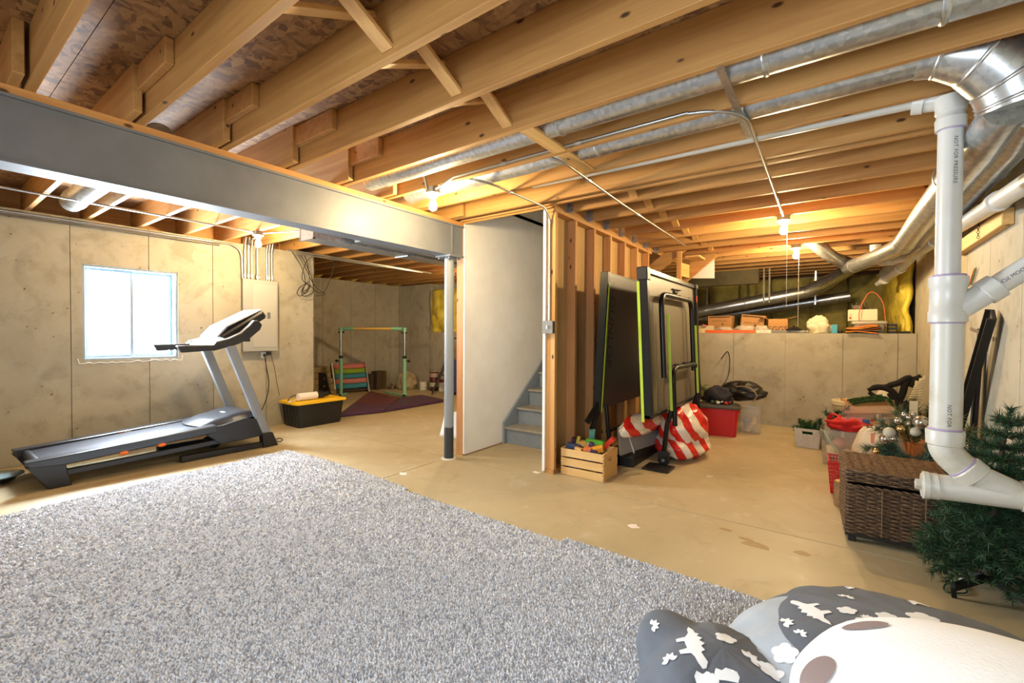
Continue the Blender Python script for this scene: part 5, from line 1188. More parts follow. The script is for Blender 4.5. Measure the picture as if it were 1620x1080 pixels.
cloth('white_bundle', 'bundled cream white cloth sitting on the ledge', (wr0, 7.17, LZ), (.125, .075, .135), M('cream_cloth', '#d9d0b4', .9, col2='#b9ad88', ns=9), 33., .4)
tb = ony(1318, 520, 7.14)
carton('small teal carton standing next to the white cloth bundle', tb.x-.015, tb.x+.045, 7.11, .06, LZ, .112, M('teal_box', '#3f93ab', .5), band=False, name='teal_carton')
tag(MB().sph((lx(1330, 7.13), 7.13, LZ+.022), (.03, .03, .022), 12, 8, fn=lambda d: 1+.2*fbm(d, 3)).build('dark_ball', m_black, smooth=180), 'small dark lump between the teal carton and orange envelopes', 'lump')
# right end: bin, white box, orange sheets, crate, hoop
gb2 = tote('grey_bin', 'pale grey lidded bin at the right end of the ledge', ((lx(1348, 7.35)+lx(1402, 7.35))/2, 7.36, LZ), (.34, .26, .14), 0, M('bin_grey', '#8f8d7c', .5), M('bin_lid_grey', '#a3a08c', .5), .03, ribs=0)
wb0, wb1 = lx(1341, 7.38), lx(1390, 7.38)
carton('white cardboard box with red print standing on the grey bin', wb0, wb1-.02, 7.26, .22, LZ+.162, .145, M('white_box', '#d8ccac', .7), band=False)
xq = lx(1346, 7.2)
tag(MB().box(wb0+.012, wb0+.035, 7.2575, 7.259, LZ+.185, LZ+.215).box(wb0+.012, wb0+.04, 7.2575, 7.259, LZ+.235, LZ+.243).build('red_print', M('print_red', '#b8402c', .7)), 'red printed label on the white box over the grey bin', 'label')
mb = MB(); rng = random.Random(5)
hp = thing('tool_bundle', 'tangle of dark tools sticking out above the white box', 'tools', ((wb0+wb1)/2, 7.37, LZ+.308))
for i in range(9):
    a = rng.uniform(-.1, .1); MB().tube([((wb0+wb1)/2+a, 7.37+rng.uniform(-.05, .05), LZ+.309), ((wb0+wb1)/2+a*1.2, 7.37, LZ+.36+rng.uniform(0, .05))], rng.uniform(.004, .009), 6).build('handle', M('tool_dark', '#3d352a', .6), hp, w=True)
crumple(((wb0+wb1)/2-.05, 7.37, LZ+.335), (.07, .05, .04), 3., .4, LZ+.308, 18, 12).build('wire_nest', M('wire_nest', '#5a5040', .7), hp, w=True, smooth=180)
oe = thing('orange_envelopes', 'stack of orange padded envelopes hanging over the ledge edge', 'envelopes', (lx(1370, 7.1), 7.12, LZ))
xo0, xo1 = lx(1338, 7.1), lx(1396, 7.1)
for i in range(5):
    oz = LZ+.004+.016*i
    def env(u, v, i=i, oz=oz):
        return (xo0+.02*(i % 3)+(xo1-xo0-.05)*u, 7.01+.05*((i*37) % 3)/2+.2*v, oz+.012*sin(5*u+i)+.02*u*(i/4)+.012*sin(3*v+i)*1.0+.012)
    MB().grid(env, 12, 6).build('envelope', M('orange_env', '#cf7420', .7) if i % 2 == 0 else (M('grey_env', '#8f8272', .7) if i == 1 else M('orange_env2', '#d99a3c', .7)), oe, w=True, smooth=180, sol=.006)
bc = thing('black_crate', 'small black plastic crate behind the orange envelopes', 'crate', (lx(1411, 7.28), 7.28, LZ))
cx0, cx1 = lx(1404, 7.28), lx(1419, 7.28)
for z in (0, .045, .09): MB().box(cx0, cx1, 7.24, 7.246, LZ+z, LZ+z+.03).box(cx0, cx1, 7.314, 7.32, LZ+z, LZ+z+.03).build('slat', m_black, bc, w=True)
MB().box(cx0, cx0+.006, 7.24, 7.32, LZ, LZ+.12).box(cx1-.006, cx1, 7.24, 7.32, LZ, LZ+.12).box(cx0, cx1, 7.24, 7.32, LZ, LZ+.006).build('frame', m_black, bc, w=True)
h0_ = ony(1360, 512, 7.22); h1_ = ony(1377, 462, 7.22); h2_ = ony(1402, 505, 7.22)
tag(MB().tube(smoothpath([(h0_.x, 7.225, LZ+.09), ony(1360, 490, 7.23), h1_, ony(1396, 477, 7.23), (h2_.x, 7.235, LZ+.09)], 8), .005, 6).build('orange_hoop', M('orange_cord', '#d0623a', .5), smooth=60), 'thin orange cord arching over the bins on the ledge', 'cord')
tag(MB().box(lx(1424, 7.15), lx(1440, 7.15), 7.10, 7.22, LZ, LZ+.025).build('black_strip', m_black, bevel=.004), 'short black strip lying at the ledge end', 'strip')
# ---------------------------------------------------------------- greenery helpers
m_gr = M('needle_green', '#15301a', .7, col2='#254a26', ns=20); m_gr2 = M('needle_blue', '#375540', .7, col2='#4c6a52', ns=20); m_gr3 = M('needle_bright', '#39602a', .7, col2='#2a4a1e', ns=20); m_gr4 = M('needle_olive', '#6a6d42', .7, col2='#4d5a38', ns=20)
m_twig = M('twig_brown', '#3a2a1a', .8)
def needles(mb, path, ln, per, rnd, wd=.0035, droop=.0, xmax=None):
    path = [Vector(p) for p in path]
    for a, b in zip(path[:-1], path[1:]):
        d = (b-a); L = d.length
        if L < 1e-6: continue
        d.normalize(); s = d.cross(Vector((0, 0, 1)))
        if s.length < .05: s = Vector((1, 0, 0))
        s.normalize(); u = s.cross(d)
        for i in range(max(1, int(L*per))):
            p = a.lerp(b, rnd.random()); an = rnd.uniform(0, 6.283)
            n = (s*cos(an)+u*sin(an)); dr = (n*rnd.uniform(.6, 1)+d*rnd.uniform(.3, 1.0)+Vector((0, 0, -droop))).normalized()
            q = p+dr*ln*rnd.uniform(.6, 1.1); w = dr.cross(Vector((rnd.uniform(-1, 1), rnd.uniform(-1, 1), rnd.uniform(-1, 1)))).normalized()*wd
            if xmax is not None:
                if q.x > xmax: q.x = xmax-.002
                if p.x > xmax: p.x = xmax-.004
            if q.z < .003: q.z = .003
            mb.add([p-w, p+w, q], [(0, 1, 2)])
# ---------------------------------------------------------------- wicker chest
wc = thing('wicker_chest', 'dark woven wicker chest with its lid ajar behind the white stack', 'chest', (.42, 3.62, 0), .045)
m_wk = M('wicker_dark', '#4a3524', .6, col2='#6f5438', ns=60, lo=.4, hi=.6); m_wkl = M('wicker_lid', '#7d5a34', .6, col2='#55391f', ns=60, lo=.4, hi=.6); m_wd = M('chest_frame', '#17110c', .6)
WX, WY, Wz0, Wz1 = .355, .245, .055, .335
def weave(mb, p0, p1, nrm, z0, z1, rows, stakes, amp=.006, r=.0068):
    p0 = Vector(p0); p1 = Vector(p1); nrm = Vector(nrm); L = (p1-p0).length; n = stakes*4
    for i in range(rows):
        z = z0+(z1-z0)*(i+.5)/rows; ph = (i % 2)*pi
        pts = [p0.lerp(p1, k/n)+nrm*(amp*sin(ph+k*pi/4)+random.uniform(-.001, .001))+Vector((0, 0, z+random.uniform(-.0015, .0015))) for k in range(n+1)]
        mb.tube(pts, [r*random.uniform(.8, 1.1)]*len(pts), 5, cap=True)
    for k in range(stakes+1):
        p = p0.lerp(p1, k/stakes); mb.tube([p+Vector((0, 0, z0)), p+Vector((0, 0, z1))], .005, 5)
def side(nm, p0, p1, n, z0, z1, rows, stakes, m, par):
    mb = MB(); weave(mb, p0, p1, n, z0, z1, rows, stakes); o = mb.build(nm, m, par, smooth=180); o['kind'] = 'stuff'
side('front_weave', (-WX, -WY, 0), (WX, -WY, 0), (0, -1, 0), Wz0, Wz1, 25, 14, m_wk, wc)
side('side_weave', (-WX, -WY, 0), (-WX, WY, 0), (-1, 0, 0), Wz0, Wz1, 25, 10, m_wk, wc)
side('side_weave', (WX, -WY, 0), (WX, WY, 0), (1, 0, 0), Wz0, Wz1, 25, 10, m_wk, wc)
side('back_weave', (-WX, WY, 0), (WX, WY, 0), (0, 1, 0), Wz0, Wz1, 25, 14, m_wk, wc)
mb = MB().box(-WX+.008, WX-.008, -WY+.008, -WY+.014, Wz0, Wz1-.01).box(-WX+.008, WX-.008, WY-.014, WY-.008, Wz0, Wz1-.01).box(-WX+.008, -WX+.014, -WY+.01, WY-.01, Wz0, Wz1-.01).box(WX-.014, WX-.008, -WY+.01, WY-.01, Wz0, Wz1-.01).box(-WX+.01, WX-.01, -WY+.01, WY-.01, Wz0-.005, Wz0+.01)
mb.build('lining', m_wd, wc)
for sx in (-1, 1):
    for sy in (-1, 1): B('leg', sx*(WX-.03)-.02, sx*(WX-.03)+.02, sy*(WY-.03)-.02, sy*(WY-.03)+.02, 0, .05, m_wd, wc, bevel=.003)
MB().box(-WX-.006, WX+.006, -WY-.008, -WY+.02, .038, .062).box(-WX-.006, WX+.006, WY-.02, WY+.008, .038, .062).box(-WX-.006, -WX+.02, -WY+.02, WY-.02, .038, .062).box(WX-.02, WX+.006, -WY+.02, WY-.02, .038, .062).build('base_frame', m_wd, wc, bevel=.003)
for i, (a, b) in enumerate((((-WX, -WY), (WX, -WY)), ((-WX, WY), (WX, WY)), ((-WX, -WY), (-WX, WY)), ((WX, -WY), (WX, WY)))):
    mb = MB(); n = 60
    for ph in (0, pi):
        mb.tube([(a[0]+(b[0]-a[0])*k/n+.006*cos(k*.9+ph)*(1 if i > 1 else 0), a[1]+(b[1]-a[1])*k/n+.006*cos(k*.9+ph)*(1 if i < 2 else 0), Wz1+.005+.006*sin(k*.9+ph)) for k in range(n+1)], .006, 5)
    mb.build('braided_rim', m_wk, wc, smooth=180)
for px_ in (-.19, .0, .19): MB().tube([(px_, -WY-.014, Wz0+.01), (px_, -WY-.014, Wz1)], .0035, 5).build('stake_binding', M('wicker_pale', '#6b5236', .6), wc)
lid = MB().box(-WX-.004, WX+.004, -WY-.012, WY+.004, Wz1+.050, Wz1+.095).build('lid', m_wd, wc)
def lidpart(fn, nm, m):
    mb = MB(); fn(mb); o = mb.build(nm, m, lid, smooth=180); o['kind'] = 'stuff'
lidpart(lambda mb: weave(mb, (-WX-.008, -WY-.018, 0), (WX+.008, -WY-.018, 0), (0, -1, 0), Wz1+.035, Wz1+.105, 6, 14), 'lid_front_weave', m_wk)
lidpart(lambda mb: weave(mb, (-WX-.010, -WY-.012, 0), (-WX-.010, WY, 0), (-1, 0, 0), Wz1+.035, Wz1+.105, 6, 10), 'lid_side_weave', m_wk)
def ltop(mb):
    for i in range(34):
        y = -WY-.012+(2*WY+.02)*(i+.5)/34; ph = (i % 2)*pi
        mb.tube([(-WX-.008+(2*WX+.016)*k/56, y, Wz1+.098+.004*sin(ph+k*pi/4)) for k in range(57)], .0085, 5)
lidpart(ltop, 'lid_top_weave', m_wkl)
# ---------------------------------------------------------------- small things beside the chest
lg = thing('log_slice', 'short sawn log standing against the wicker chest side', 'log', (.092, 4.03, 0), .2)
MB().lathe([(.0, .0), (.055, 0), (.058, .01), (.057, .17), (.054, .182), (0, .182)], (-.02, 0, 0), 20, R=None).build('bark', M('bark_tan', '#8a6a40', .85, col2='#6e5230', ns=14), lg, smooth=50)
MB().lathe([(0, .1825), (.050, .1825), (0, .184)], (-.02, 0, 0), 20).build('cut_face', M('cut_wood', '#c99c5c', .7), lg)
rb = thing('red_basket', 'red perforated plastic basket holding small tools beside the chest', 'basket', (.085, 4.42, 0), .03)
m_rb = M('basket_red', '#c6201d', .4)
def basket(t, w, d, h, tap, mat, cols=11, rows=9):
    def P(sx, sy, f): k = tap+(1-tap)*f; return Vector((sx*w/2*k, sy*d/2*k, h*f))
    for (a, b) in (((-1, -1), (1, -1)), ((1, -1), (1, 1)), ((1, 1), (-1, 1)), ((-1, 1), (-1, -1))):
        mb = MB()
        for i in range(rows+1):
            f = i/rows; mb.bar(P(*a, f), P(*b, f), .003, h/rows*.45)
        for i in range(cols+1):
            u = i/cols; mb.bar(P(*a, 0).lerp(P(*b, 0), u), P(*a, 1).lerp(P(*b, 1), u), w/cols*.42, .003, up=(b[1]-a[1], -(b[0]-a[0]), 0))
        mb.build('lattice_side', mat, t)
    mb = MB(); c = [P(-1, -1, 1), P(1, -1, 1), P(1, 1, 1), P(-1, 1, 1)]
    mb.tube(c+[c[0]], .007, 6); mb.build('rim', mat, t)
    k = tap; B('bottom', -w/2*k, w/2*k, -d/2*k, d/2*k, .0, .006, mat, t)
basket(rb, .22, .28, .25, .82, m_rb)
tag(MB().cbox((.05, 4.36, .17), (.025, .012, .24), Re(.5, .3, .2)).build('ruler_stick', M('stick_beige', '#b3a888', .6), bevel=.002), 'beige flat stick standing in the red basket', 'stick')
tag(MB().sph((.12, 4.42, .15), (.05, .06, .08), 14, 10, fn=lambda d: 1+.2*fbm(d, 3)).build('black_pouch', m_black, smooth=180), 'black pouch stuffed in the red basket', 'pouch')
# white basket with greenery
wbk_ = thing('white_basket', 'white patterned paper basket with a hand hole full of greenery', 'basket', (-.21, 6.02, 0), -.08)
w_, d_, h_ = .25, .30, .21; tp = .84
m_wb = M('white_weave', '#d2cec4', .7, col2='#b9b2a4', ns=60)
def quad_wall(nm, pts, hole=None):
    MB().add(pts, [(0, 1, 2, 3)]).build(nm, m_wb, wbk_, sol=.004)
bl_ = [(-w_/2*tp, -d_/2*tp, .002), (w_/2*tp, -d_/2*tp, .002), (w_/2*tp, d_/2*tp, .002), (-w_/2*tp, d_/2*tp, .002)]; tl_ = [(-w_/2, -d_/2, h_), (w_/2, -d_/2, h_), (w_/2, d_/2, h_), (-w_/2, d_/2, h_)]
for i in range(4):
    j = (i+1) % 4; a, b, c, d = (Vector(q) for q in (bl_[i], bl_[j], tl_[j], tl_[i]))
    if i == 0:
        def P(u, v): return (a.lerp(b, u)).lerp(d.lerp(c, u), v)
        us = (0, .3, .7, 1); vs_ = (0, .72, .86, 1); mb = MB()
        for ii in range(3):
            for jj in range(3):
                if (ii, jj) == (1, 1): continue
                mb.add([P(us[ii], vs_[jj]), P(us[ii+1], vs_[jj]), P(us[ii+1], vs_[jj+1]), P(us[ii], vs_[jj+1])], [(0, 1, 2, 3)])
        mb.build('front_panel', m_wb, wbk_, sol=.004)
    else: quad_wall('side_panel', [a, b, c, d])
MB().add(bl_, [(0, 1, 2, 3)]).build('base', m_wb, wbk_, sol=.003)
rn = random.Random(11)
gp_ = thing('garland_sprigs', 'dark green artificial garland heaped in the white basket', 'garland', (-.21, 6.02, .03))
mb = MB()
for i in range(26):
    a = rn.uniform(0, 6.28); r = rn.uniform(.0, .10); p = Vector((-.21+r*cos(a), 6.02+1.1*r*sin(a), .05)); q = p+Vector((.05*cos(a), .05*sin(a), rn.uniform(.13, .24))); needles(mb, smoothpath([p, p.lerp(q, .6)+Vector((0, 0, .02)), q], 3), .05, 700, rn, .0045)
o = mb.build('needles', m_gr3, gp_, w=True); o['kind'] = 'stuff'
MB().tube(smoothpath([(-.29, 6.0, .06), (-.2, 6.05, .16), (-.12, 6.0, .06)]), .006, 6).build('stem', m_twig, gp_, w=True)
# clear tub with pink ball
ctu = tote('clear_tub', 'clear plastic tub with pale rim holding a pink ball', (.09, 5.42, 0), (.36, .46, .34), -.05, m_clear, None, ribs=0, open_=True, taper=.86)
tag(MB().sph((.06, 5.33, .20), .062, 20, 12).build('pink_ball', M('pink_ball', '#d09a86', .3), smooth=180), 'shiny pink ball inside the clear tub', 'ball')
tag(MB().tube(smoothpath([(-.06, 5.30, .32), (-.02, 5.28, .22), (.06, 5.27, .12)]), [.016]*7+[.012]*6, 8).build('mint_tube', M('mint_plastic', '#9fc0a4', .4), smooth=60), 'mint plastic tube leaning inside the clear tub', 'tube')
tag(MB().cbox((.09, 5.42, .07), (.27, .34, .10), Re(0, 0, .05)).build('cream_carton', M('tub_carton', '#cbbf9f', .7), bevel=.004), 'cream carton lying at the bottom of the clear tub', 'box')
# blue green garland heap behind tub
def garland(name, label, paths, mat, ln, per, wd=.0025, cat='garland', extra=None, seed=1):
    t = thing(name, label, cat, paths[0][0]); r_ = random.Random(seed); mb = MB(); st_ = MB()
    for p in paths:
        sp = smoothpath(p, 4); needles(mb, sp, ln, per, r_, wd, xmax=XR-.006); st_.tube(sp, .004, 5)
    o = mb.build('needles', mat, t, w=True); o['kind'] = 'stuff'
    st_.build('stems', m_twig, t, w=True)['kind'] = 'stuff'
    return t
garland('pine_garland', 'dusty green pine garland heaped beside the clear tub', [[(-.02, 5.75, .10), (.0, 5.72, .34), (-.06, 5.70, .44)], [(.02, 5.78, .1), (.03, 5.72, .40), (.06, 5.68, .46)], [(.0, 5.70, .1), (.08, 5.62, .36), (.13, 5.58, .40)], [(-.04, 5.8, .08), (-.10, 5.72, .28), (-.11, 5.70, .36)], [(.02, 5.82, .1), (.10, 5.76, .42), (.12, 5.74, .50)]], m_gr2, .06, 1000, .005, seed=2)
# red fabric, clear shoebox, white bag
cloth('red_fabric', 'bright red fabric draped over the clear tub rim', (.13, 5.36, .335), (.15, .13, .07), M('red_fabric', '#c7201c', .8, bump=.4, bs=18), 41., .6)
tag(MB().tube(smoothpath([(-.03, 5.5, .40), (.0, 5.46, .46), (.07, 5.42, .44)]), [.02, .024, .028]*4+[.02], 8, flat=.4).build('red_ribbon', MATS['red_fabric'], smooth=60), 'red ribbon strip standing up from the red fabric', 'ribbon')
sbx = thing('clear_shoebox', 'tilted clear plastic box with a blue and red label', 'storage bin', (.29, 5.42, .365), -.10)
Tm = Matrix.Rotation(-.12, 4, 'Y') @ Matrix.Rotation(.35, 4, 'X')
mb = MB(); mb.T = Tm
mb.box(-.19, .19, -.11, -.105, 0, .17).box(-.19, .19, .105, .11, 0, .17).box(-.19, -.185, -.105, .105, 0, .17).box(.185, .19, -.105, .105, 0, .17).box(-.185, .185, -.105, .105, 0, .005)
mb.build('box', m_clear, sbx)
for (u0, u1, v0, v1, col) in ((-.04, .015, .03, .15, '#3d78b4'), (.017, .11, .06, .13, '#d9a878'), (.017, .06, .131, .15, '#cf4a2c'), (.061, .13, .132, .142, '#4c8fc0'), (-.03, .005, .04, .065, '#e8e4d8')):
    mb = MB(); mb.T = Tm; e_ = .0 if col != '#e8e4d8' else .001
    mb.box(u0, u1, -.1115-e_, -.1105-e_, v0, v1); mb.build('label_patch', M('lab_'+col[1:], col, .5), sbx)
tag(MB().cbox((.30, 5.80, .515), (.40, .28, .012), Re(.35, -.12, -.1)).build('cardboard_sheet', M('card_brown', '#97744c', .85), bevel=.002), 'tilted brown cardboard sheet behind the clear box', 'cardboard')
garland('grass_garland', 'bright green grass garland lying over the brown cardboard sheet', [[(.12, 5.90, .555), (.25, 5.90, .59), (.40, 5.88, .63)], [(.14, 5.86, .545), (.27, 5.87, .585), (.42, 5.84, .62)], [(.16, 5.82, .53), (.29, 5.82, .57), (.42, 5.80, .60)], [(.42, 5.85, .63), (.47, 5.80, .58), (.49, 5.76, .52)]], m_gr3, .03, 2400, .004, seed=4)
wbag = thing('white_bag', 'bulging white plastic bag with pink print sitting behind the chest', 'bag', (.31, 4.68, 0))
def bagfn(d): return 1+.12*fbm(d, 2, 51)+.07*abs(fbm((d.x*3, d.y*3, d.z*.7), 2.2, 3))
mb = MB().sph((.31, 4.68, .25), (.17, .17, .265), 40, 26, fn=bagfn); mb.v = [(p[0], p[1], max(p[2], .002)) for p in mb.v]
mb.build('bag_film', M('bag_white', '#e2d8c8', .3, col2='#e6dccd', bump=.5, bs=9, bd=.02), wbag, w=True, smooth=180)
MB().grid(lambda u, v: (.25+.10*u, 4.525+.03*sin(2*u)+.05*v, .39+.07*v), 6, 4).build('print_patch', M('bag_pink', '#e59a80', .4), wbag, w=True, sol=.002)
# white lidded bucket at the back wall
bk_ = ony(1345, 640, 6.75); bx_ = bk_.x
bt_ = thing('white_bucket', 'white bucket with a thick lid against the back wall', 'bucket', (bx_, 6.75, 0))
MB().lathe([(.15, 0), (.17, .36), (.176, .365), (.176, .40), (.17, .405)], (bx_, 6.75, 0), 28).build('pail', M('pail_white', '#c4b694', .5), bt_, w=True, smooth=40)
MB().lathe([(.172, .40), (.19, .405), (.19, .45), (.175, .46), (.15, .46), (.14, .445), (0, .445)], (bx_, 6.75, 0), 28).build('lid', M('pail_lid', '#d2c6a6', .5), bt_, w=True, smooth=40)
tag(MB().sph((bx_+.31, 6.62, .50), (.10, .10, .13), 18, 12, fn=lambda d: 1+.06*fbm(d, 3)).sph((bx_+.31, 6.62, .19), (.11, .11, .19), 14, 10).build('cloudy_jug', m_clear2, smooth=180), 'cloudy plastic jug standing beside the white bucket', 'jug')
carton('open tan carton with crumpled paper behind the green garland', .17, .38, 6.12, .28, .001, .49, band=False, flaps=True, name='tan_carton')
# black furry decoration
m_fur = M('black_fur', '#0f0c0a', .9)
YF_ = 5.95
fpaths = [[(1373, 617), (1390, 612), (1410, 618), (1420, 635), (1418, 655)], [(1395, 612), (1420, 606), (1436, 598), (1448, 600)], [(1420, 640), (1428, 622), (1432, 608), (1442, 596)], [(1375, 620), (1390, 632), (1405, 640), (1418, 652)], [(1412, 655), (1425, 645), (1436, 638), (1446, 622)], [(1406, 622), (1418, 640), (1424, 660)], [(1440, 612), (1448, 600), (1456, 594)]]
fr = thing('furry_spider', 'black furry spider decoration sprawled on the clutter pile', 'decoration', (ony(1420, 655, YF_).x, YF_, .45))
mb = MB(); fm = MB(); r_ = random.Random(8)
for p in fpaths:
    pts = smoothpath([ony(a, b_, YF_) for a, b_ in p], 5); n_ = len(pts)
    fm.tube(pts, [.030 if 2 < i < n_-4 else .020 for i in range(n_)], 8); needles(mb, pts, .042, 900, r_, .002)
fm.build('legs', m_fur, fr, w=True, smooth=180); o = mb.build('fur', m_fur, fr, w=True); o['kind'] = 'stuff'
MB().sph(ony(1418, 645, YF_), (.10, .08, .09), 16, 10, fn=lambda d: 1+.2*fbm(d, 4)).build('body', m_fur, fr, w=True, smooth=180)
# clutter support: dark boxes under the pile
carton('dark brown carton buried at the bottom of the clutter pile', .40, .76, 5.75, .4, .001, .46, m_cardd, band=False, name='buried_carton')
carton('plain brown carton under the furry spider in the corner', .10, .37, 5.67, .12, .001, .40, m_card, band=False, name='buried_carton')
carton('orange brown carton standing between the chest and the wall', .50, .78, 4.55, .30, .001, .40, M('card_orange', '#a4602c', .8), band=False, name='buried_carton')
# white lattice panel
la = thing('lattice_rack', 'cream slatted lattice rack propped upright in the corner', 'rack', (.62, 5.06, 0), 0)
m_lat = M('lattice_cream', '#d6c79c', .6)
lA, lB_, lC, lD_ = (ony(*q, 5.05) for q in ((1436, 632), (1456, 634), (1463, 598), (1450, 606)))
for i in range(9):
    f = i/8; MB().bar(lA.lerp(lD_, f), lB_.lerp(lC, f), .02, .012).build('slat', m_lat, la, w=True)
for f in (0, .5, 1): MB().bar(Vector((lA.lerp(lB_, f).x, 5.07, .002)), lD_.lerp(lC, f)+Vector((0, .02, .02)), .014, .014).build('upright', m_lat, la, w=True)
for i in range(3):
    p = ony(1456-6*i, 646+8*i, 5.05); MB().cbox(p, (.045, .05, .04), Re(.2, .4, .3)).build('end_block', M('end_white', '#cfcabb', .6) if i != 1 else m_black, la, w=True)
# ornament wreath
wt = thing('ornament_wreath', 'silver and gold ornament wreath of dusty pine behind the chest', 'wreath', (.42, 4.15, .25))
r_ = random.Random(21); mb = MB(); wc_ = Vector((.45, 4.12, .50)); wsm = MB()
pth = [wc_+Vector((.115*cos(a), .06*sin(a)+.02, .125*sin(a))) for a in (k*2*pi/20 for k in range(21))]
needles(mb, pth, .085, 2800, r_, .0036, xmax=XR-.006); wsm.tube(pth, .018, 8)
for i in range(26):
    a = r_.uniform(0, 6.28); p = wc_+Vector((.115*cos(a), .02, .125*sin(a))); q = p+Vector((.12*cos(a)*r_.uniform(.2, 1), -.10*r_.random(), .10*sin(a)*r_.uniform(.2, 1))); needles(mb, [p, q], .06, 700, r_, .0025)
o = mb.build('needles', m_gr2, wt, w=True); o['kind'] = 'stuff'; wsm.build('ring', m_twig, wt, w=True)
mb = MB()
for i in range(10):
    a = r_.uniform(0, 6.28); p = wc_+Vector((.12*cos(a), -.02, .12*sin(a))); q = p+Vector((.16*cos(a), -.06, .12*sin(a))); needles(mb, [p, q], .075, 500, r_, .0025)
o = mb.build('frosted_tips', m_gr4, wt, w=True); o['kind'] = 'stuff'
m_silv = M('silver_ball', '#c9c4b6', .18, .9); m_gold = M('gold_ball', '#c9a86a', .22, .85); m_matte = M('matte_ball', '#b3ab98', .5)
for (px, py, r, m_) in ((1407, 684, .036, m_matte), (1400, 694, .034, m_silv), (1425, 678, .026, m_gold), (1457, 668, .046, m_silv), (1420, 665, .024, m_silv), (1412, 694, .024, m_silv), (1448, 683, .03, m_matte), (1436, 670, .02, m_silv), (1386, 714, .022, m_gold), (1437, 660, .018, m_silv), (1445, 655, .017, m_silv), (1430, 656, .018, m_silv)):
    p = ony(px, py, 3.99 if r > .02 else 4.02); MB().sph(p, r, 16, 10).build('ornament', m_, wt, w=True, smooth=180)
garland('frosted_garland', 'olive frosted pine branch rising beside the lattice rack', [[(.52, 4.7, .40), (.54, 4.68, .60), (.50, 4.62, .74)], [(.54, 4.72, .40), (.60, 4.7, .62), (.62, 4.66, .72)], [(.50, 4.7, .40), (.44, 4.62, .58), (.42, 4.6, .68)], [(.60, 4.3, .40), (.66, 4.2, .62), (.68, 4.1, .70)], [(.62, 4.1, .35), (.68, 4.0, .55), (.70, 3.92, .66)]], m_gr4, .07, 900, .004, seed=6)
tag(MB().bar((.50, 4.56, .52), (.505, 4.58, .74), .05, .008).build('white_stake', M('stake_cream', '#d8cfae', .6), bevel=.002), 'cream flat stake standing up behind the wreath', 'stake')
# ---------------------------------------------------------------- tall dark things leaning on the right wall
m_rack = M('rack_black', '#14120f', .5)
bt2 = thing('black_track', 'tall black metal track leaning against the right wall', 'track', (.64, 4.1, 0))
tA = onx(1572, 497, .765); tB = onx(1530, 640, .72)
dirv = (tB-tA).normalized(); tC = tA+dirv*((tA.z-.01)/-dirv.z)
wv = Vector((0, 1, 0))
MB().bar(tA, tC, .12, .02, up=(-1, 0, .2)).build('web', m_rack, bt2, w=True, bevel=.002)
for s in (-1, 1):
    off = dirv.cross(Vector((-1, 0, .2))).normalized()*(.06*s)+Vector((-.012, 0, 0))
    MB().bar(tA+off, tC+off, .012, .04, up=(-1, 0, .2)).build('flange', m_rack, bt2, w=True)
for k in range(7):
    p = tA.lerp(tC, .08+.12*k)+Vector((-.014, .0, 0)); MB().sph(p, .007, 8, 5).build('bolt', m_bolt, bt2, w=True)
bt3 = thing('dark_board', 'dark narrow board leaning on the wall behind the white stack', 'board', (.7, 4.6, 0))
tD = onx(1552, 520, .775); tE = onx(1543, 640, .765); d2 = (tE-tD).normalized(); tF = tD+d2*((tD.z-.01)/-d2.z)
MB().bar(tD, tF, .09, .022, up=(-1, 0, .1)).build('board', M('board_brown', '#2c2018', .6), bt3, w=True, bevel=.003)
MB().bar(tD+Vector((-.013, 0, 0)), tD.lerp(tF, .5)+Vector((-.013, 0, 0)), .012, .01, up=(-1, 0, .1)).build('edge_strip', M('strip_greygreen', '#8a9280', .5), bt3, w=True)
MB().bar(onx(1556, 528, .76), onx(1536, 520, .76), .01, .02).build('clip', m_bolt, bt3, w=True)
for (px0, py0, px1, py1, col, lb) in ((1541, 428, 1533, 452, '#b8352a', 'red pencil stuck behind the stack on the wall'), (1543, 427, 1536, 450, '#5f7a40', 'green pencil stuck behind the stack on the wall')):
    a = onx(px0, py0, .788); b_ = onx(px1, py1, .788); t = thing('pencil', lb, 'pencil', b_)
    MB().tube([a, b_], .005, 6).build('shaft', M('pen_'+col[1:], col, .5), t, w=True); MB().tube([a, a+(a-b_).normalized()*.03], [.005, .001], 6).build('tip', m_cardd, t, w=True)
# ---------------------------------------------------------------- small artificial tree
TX, TY = .615, 3.06
tt = thing('christmas_tree', 'small dark green artificial christmas tree on a black stand', 'tree', (TX, TY, 0))
MB().tube([(TX, TY, .06), (TX+.02, TY, .55), (TX+.06, TY+.02, .86)], [.016, .012, .006], 8).build('trunk', m_twig, tt, w=True)
r_ = random.Random(31); mb = MB(); tw = MB()
for lev in range(13):
    f = lev/12; z = .14+.68*f; R_ = .235*(1-f)**.75+.05; nb = int(12-7*f)
    for k in range(nb):
        a = 2*pi*k/nb+lev*.7+r_.uniform(-.2, .2); L = R_*r_.uniform(.8, 1.1)
        tx = TX+.06*f**1.5
        p0 = Vector((tx, TY, z)); p1 = p0+Vector((cos(a)*L*.55, sin(a)*L*.55, .02)); p2 = p0+Vector((cos(a)*L, sin(a)*L, -.03+.07*f))
        for p in (p1, p2):
            if p.x > XR-.03: p.x = XR-.03
            if p.y > 3.34 and p.z < .5: p.y = 3.34
            if p.z < .04: p.z = .04
        sp = smoothpath([p0, p1, p2], 3); tw.tube(sp, .003, 4); needles(mb, sp, .05, 900, r_, .0024, xmax=XR-.006)
        for s in (-1, 1):
            q = p1+Vector((cos(a+s*.6)*L*.4, sin(a+s*.6)*L*.4, -.01))
            if q.x > XR-.03: q.x = XR-.03
            if q.y > 3.34 and q.z < .5: q.y = 3.34
            needles(mb, [p1, q], .046, 800, r_, .0022, xmax=XR-.006)
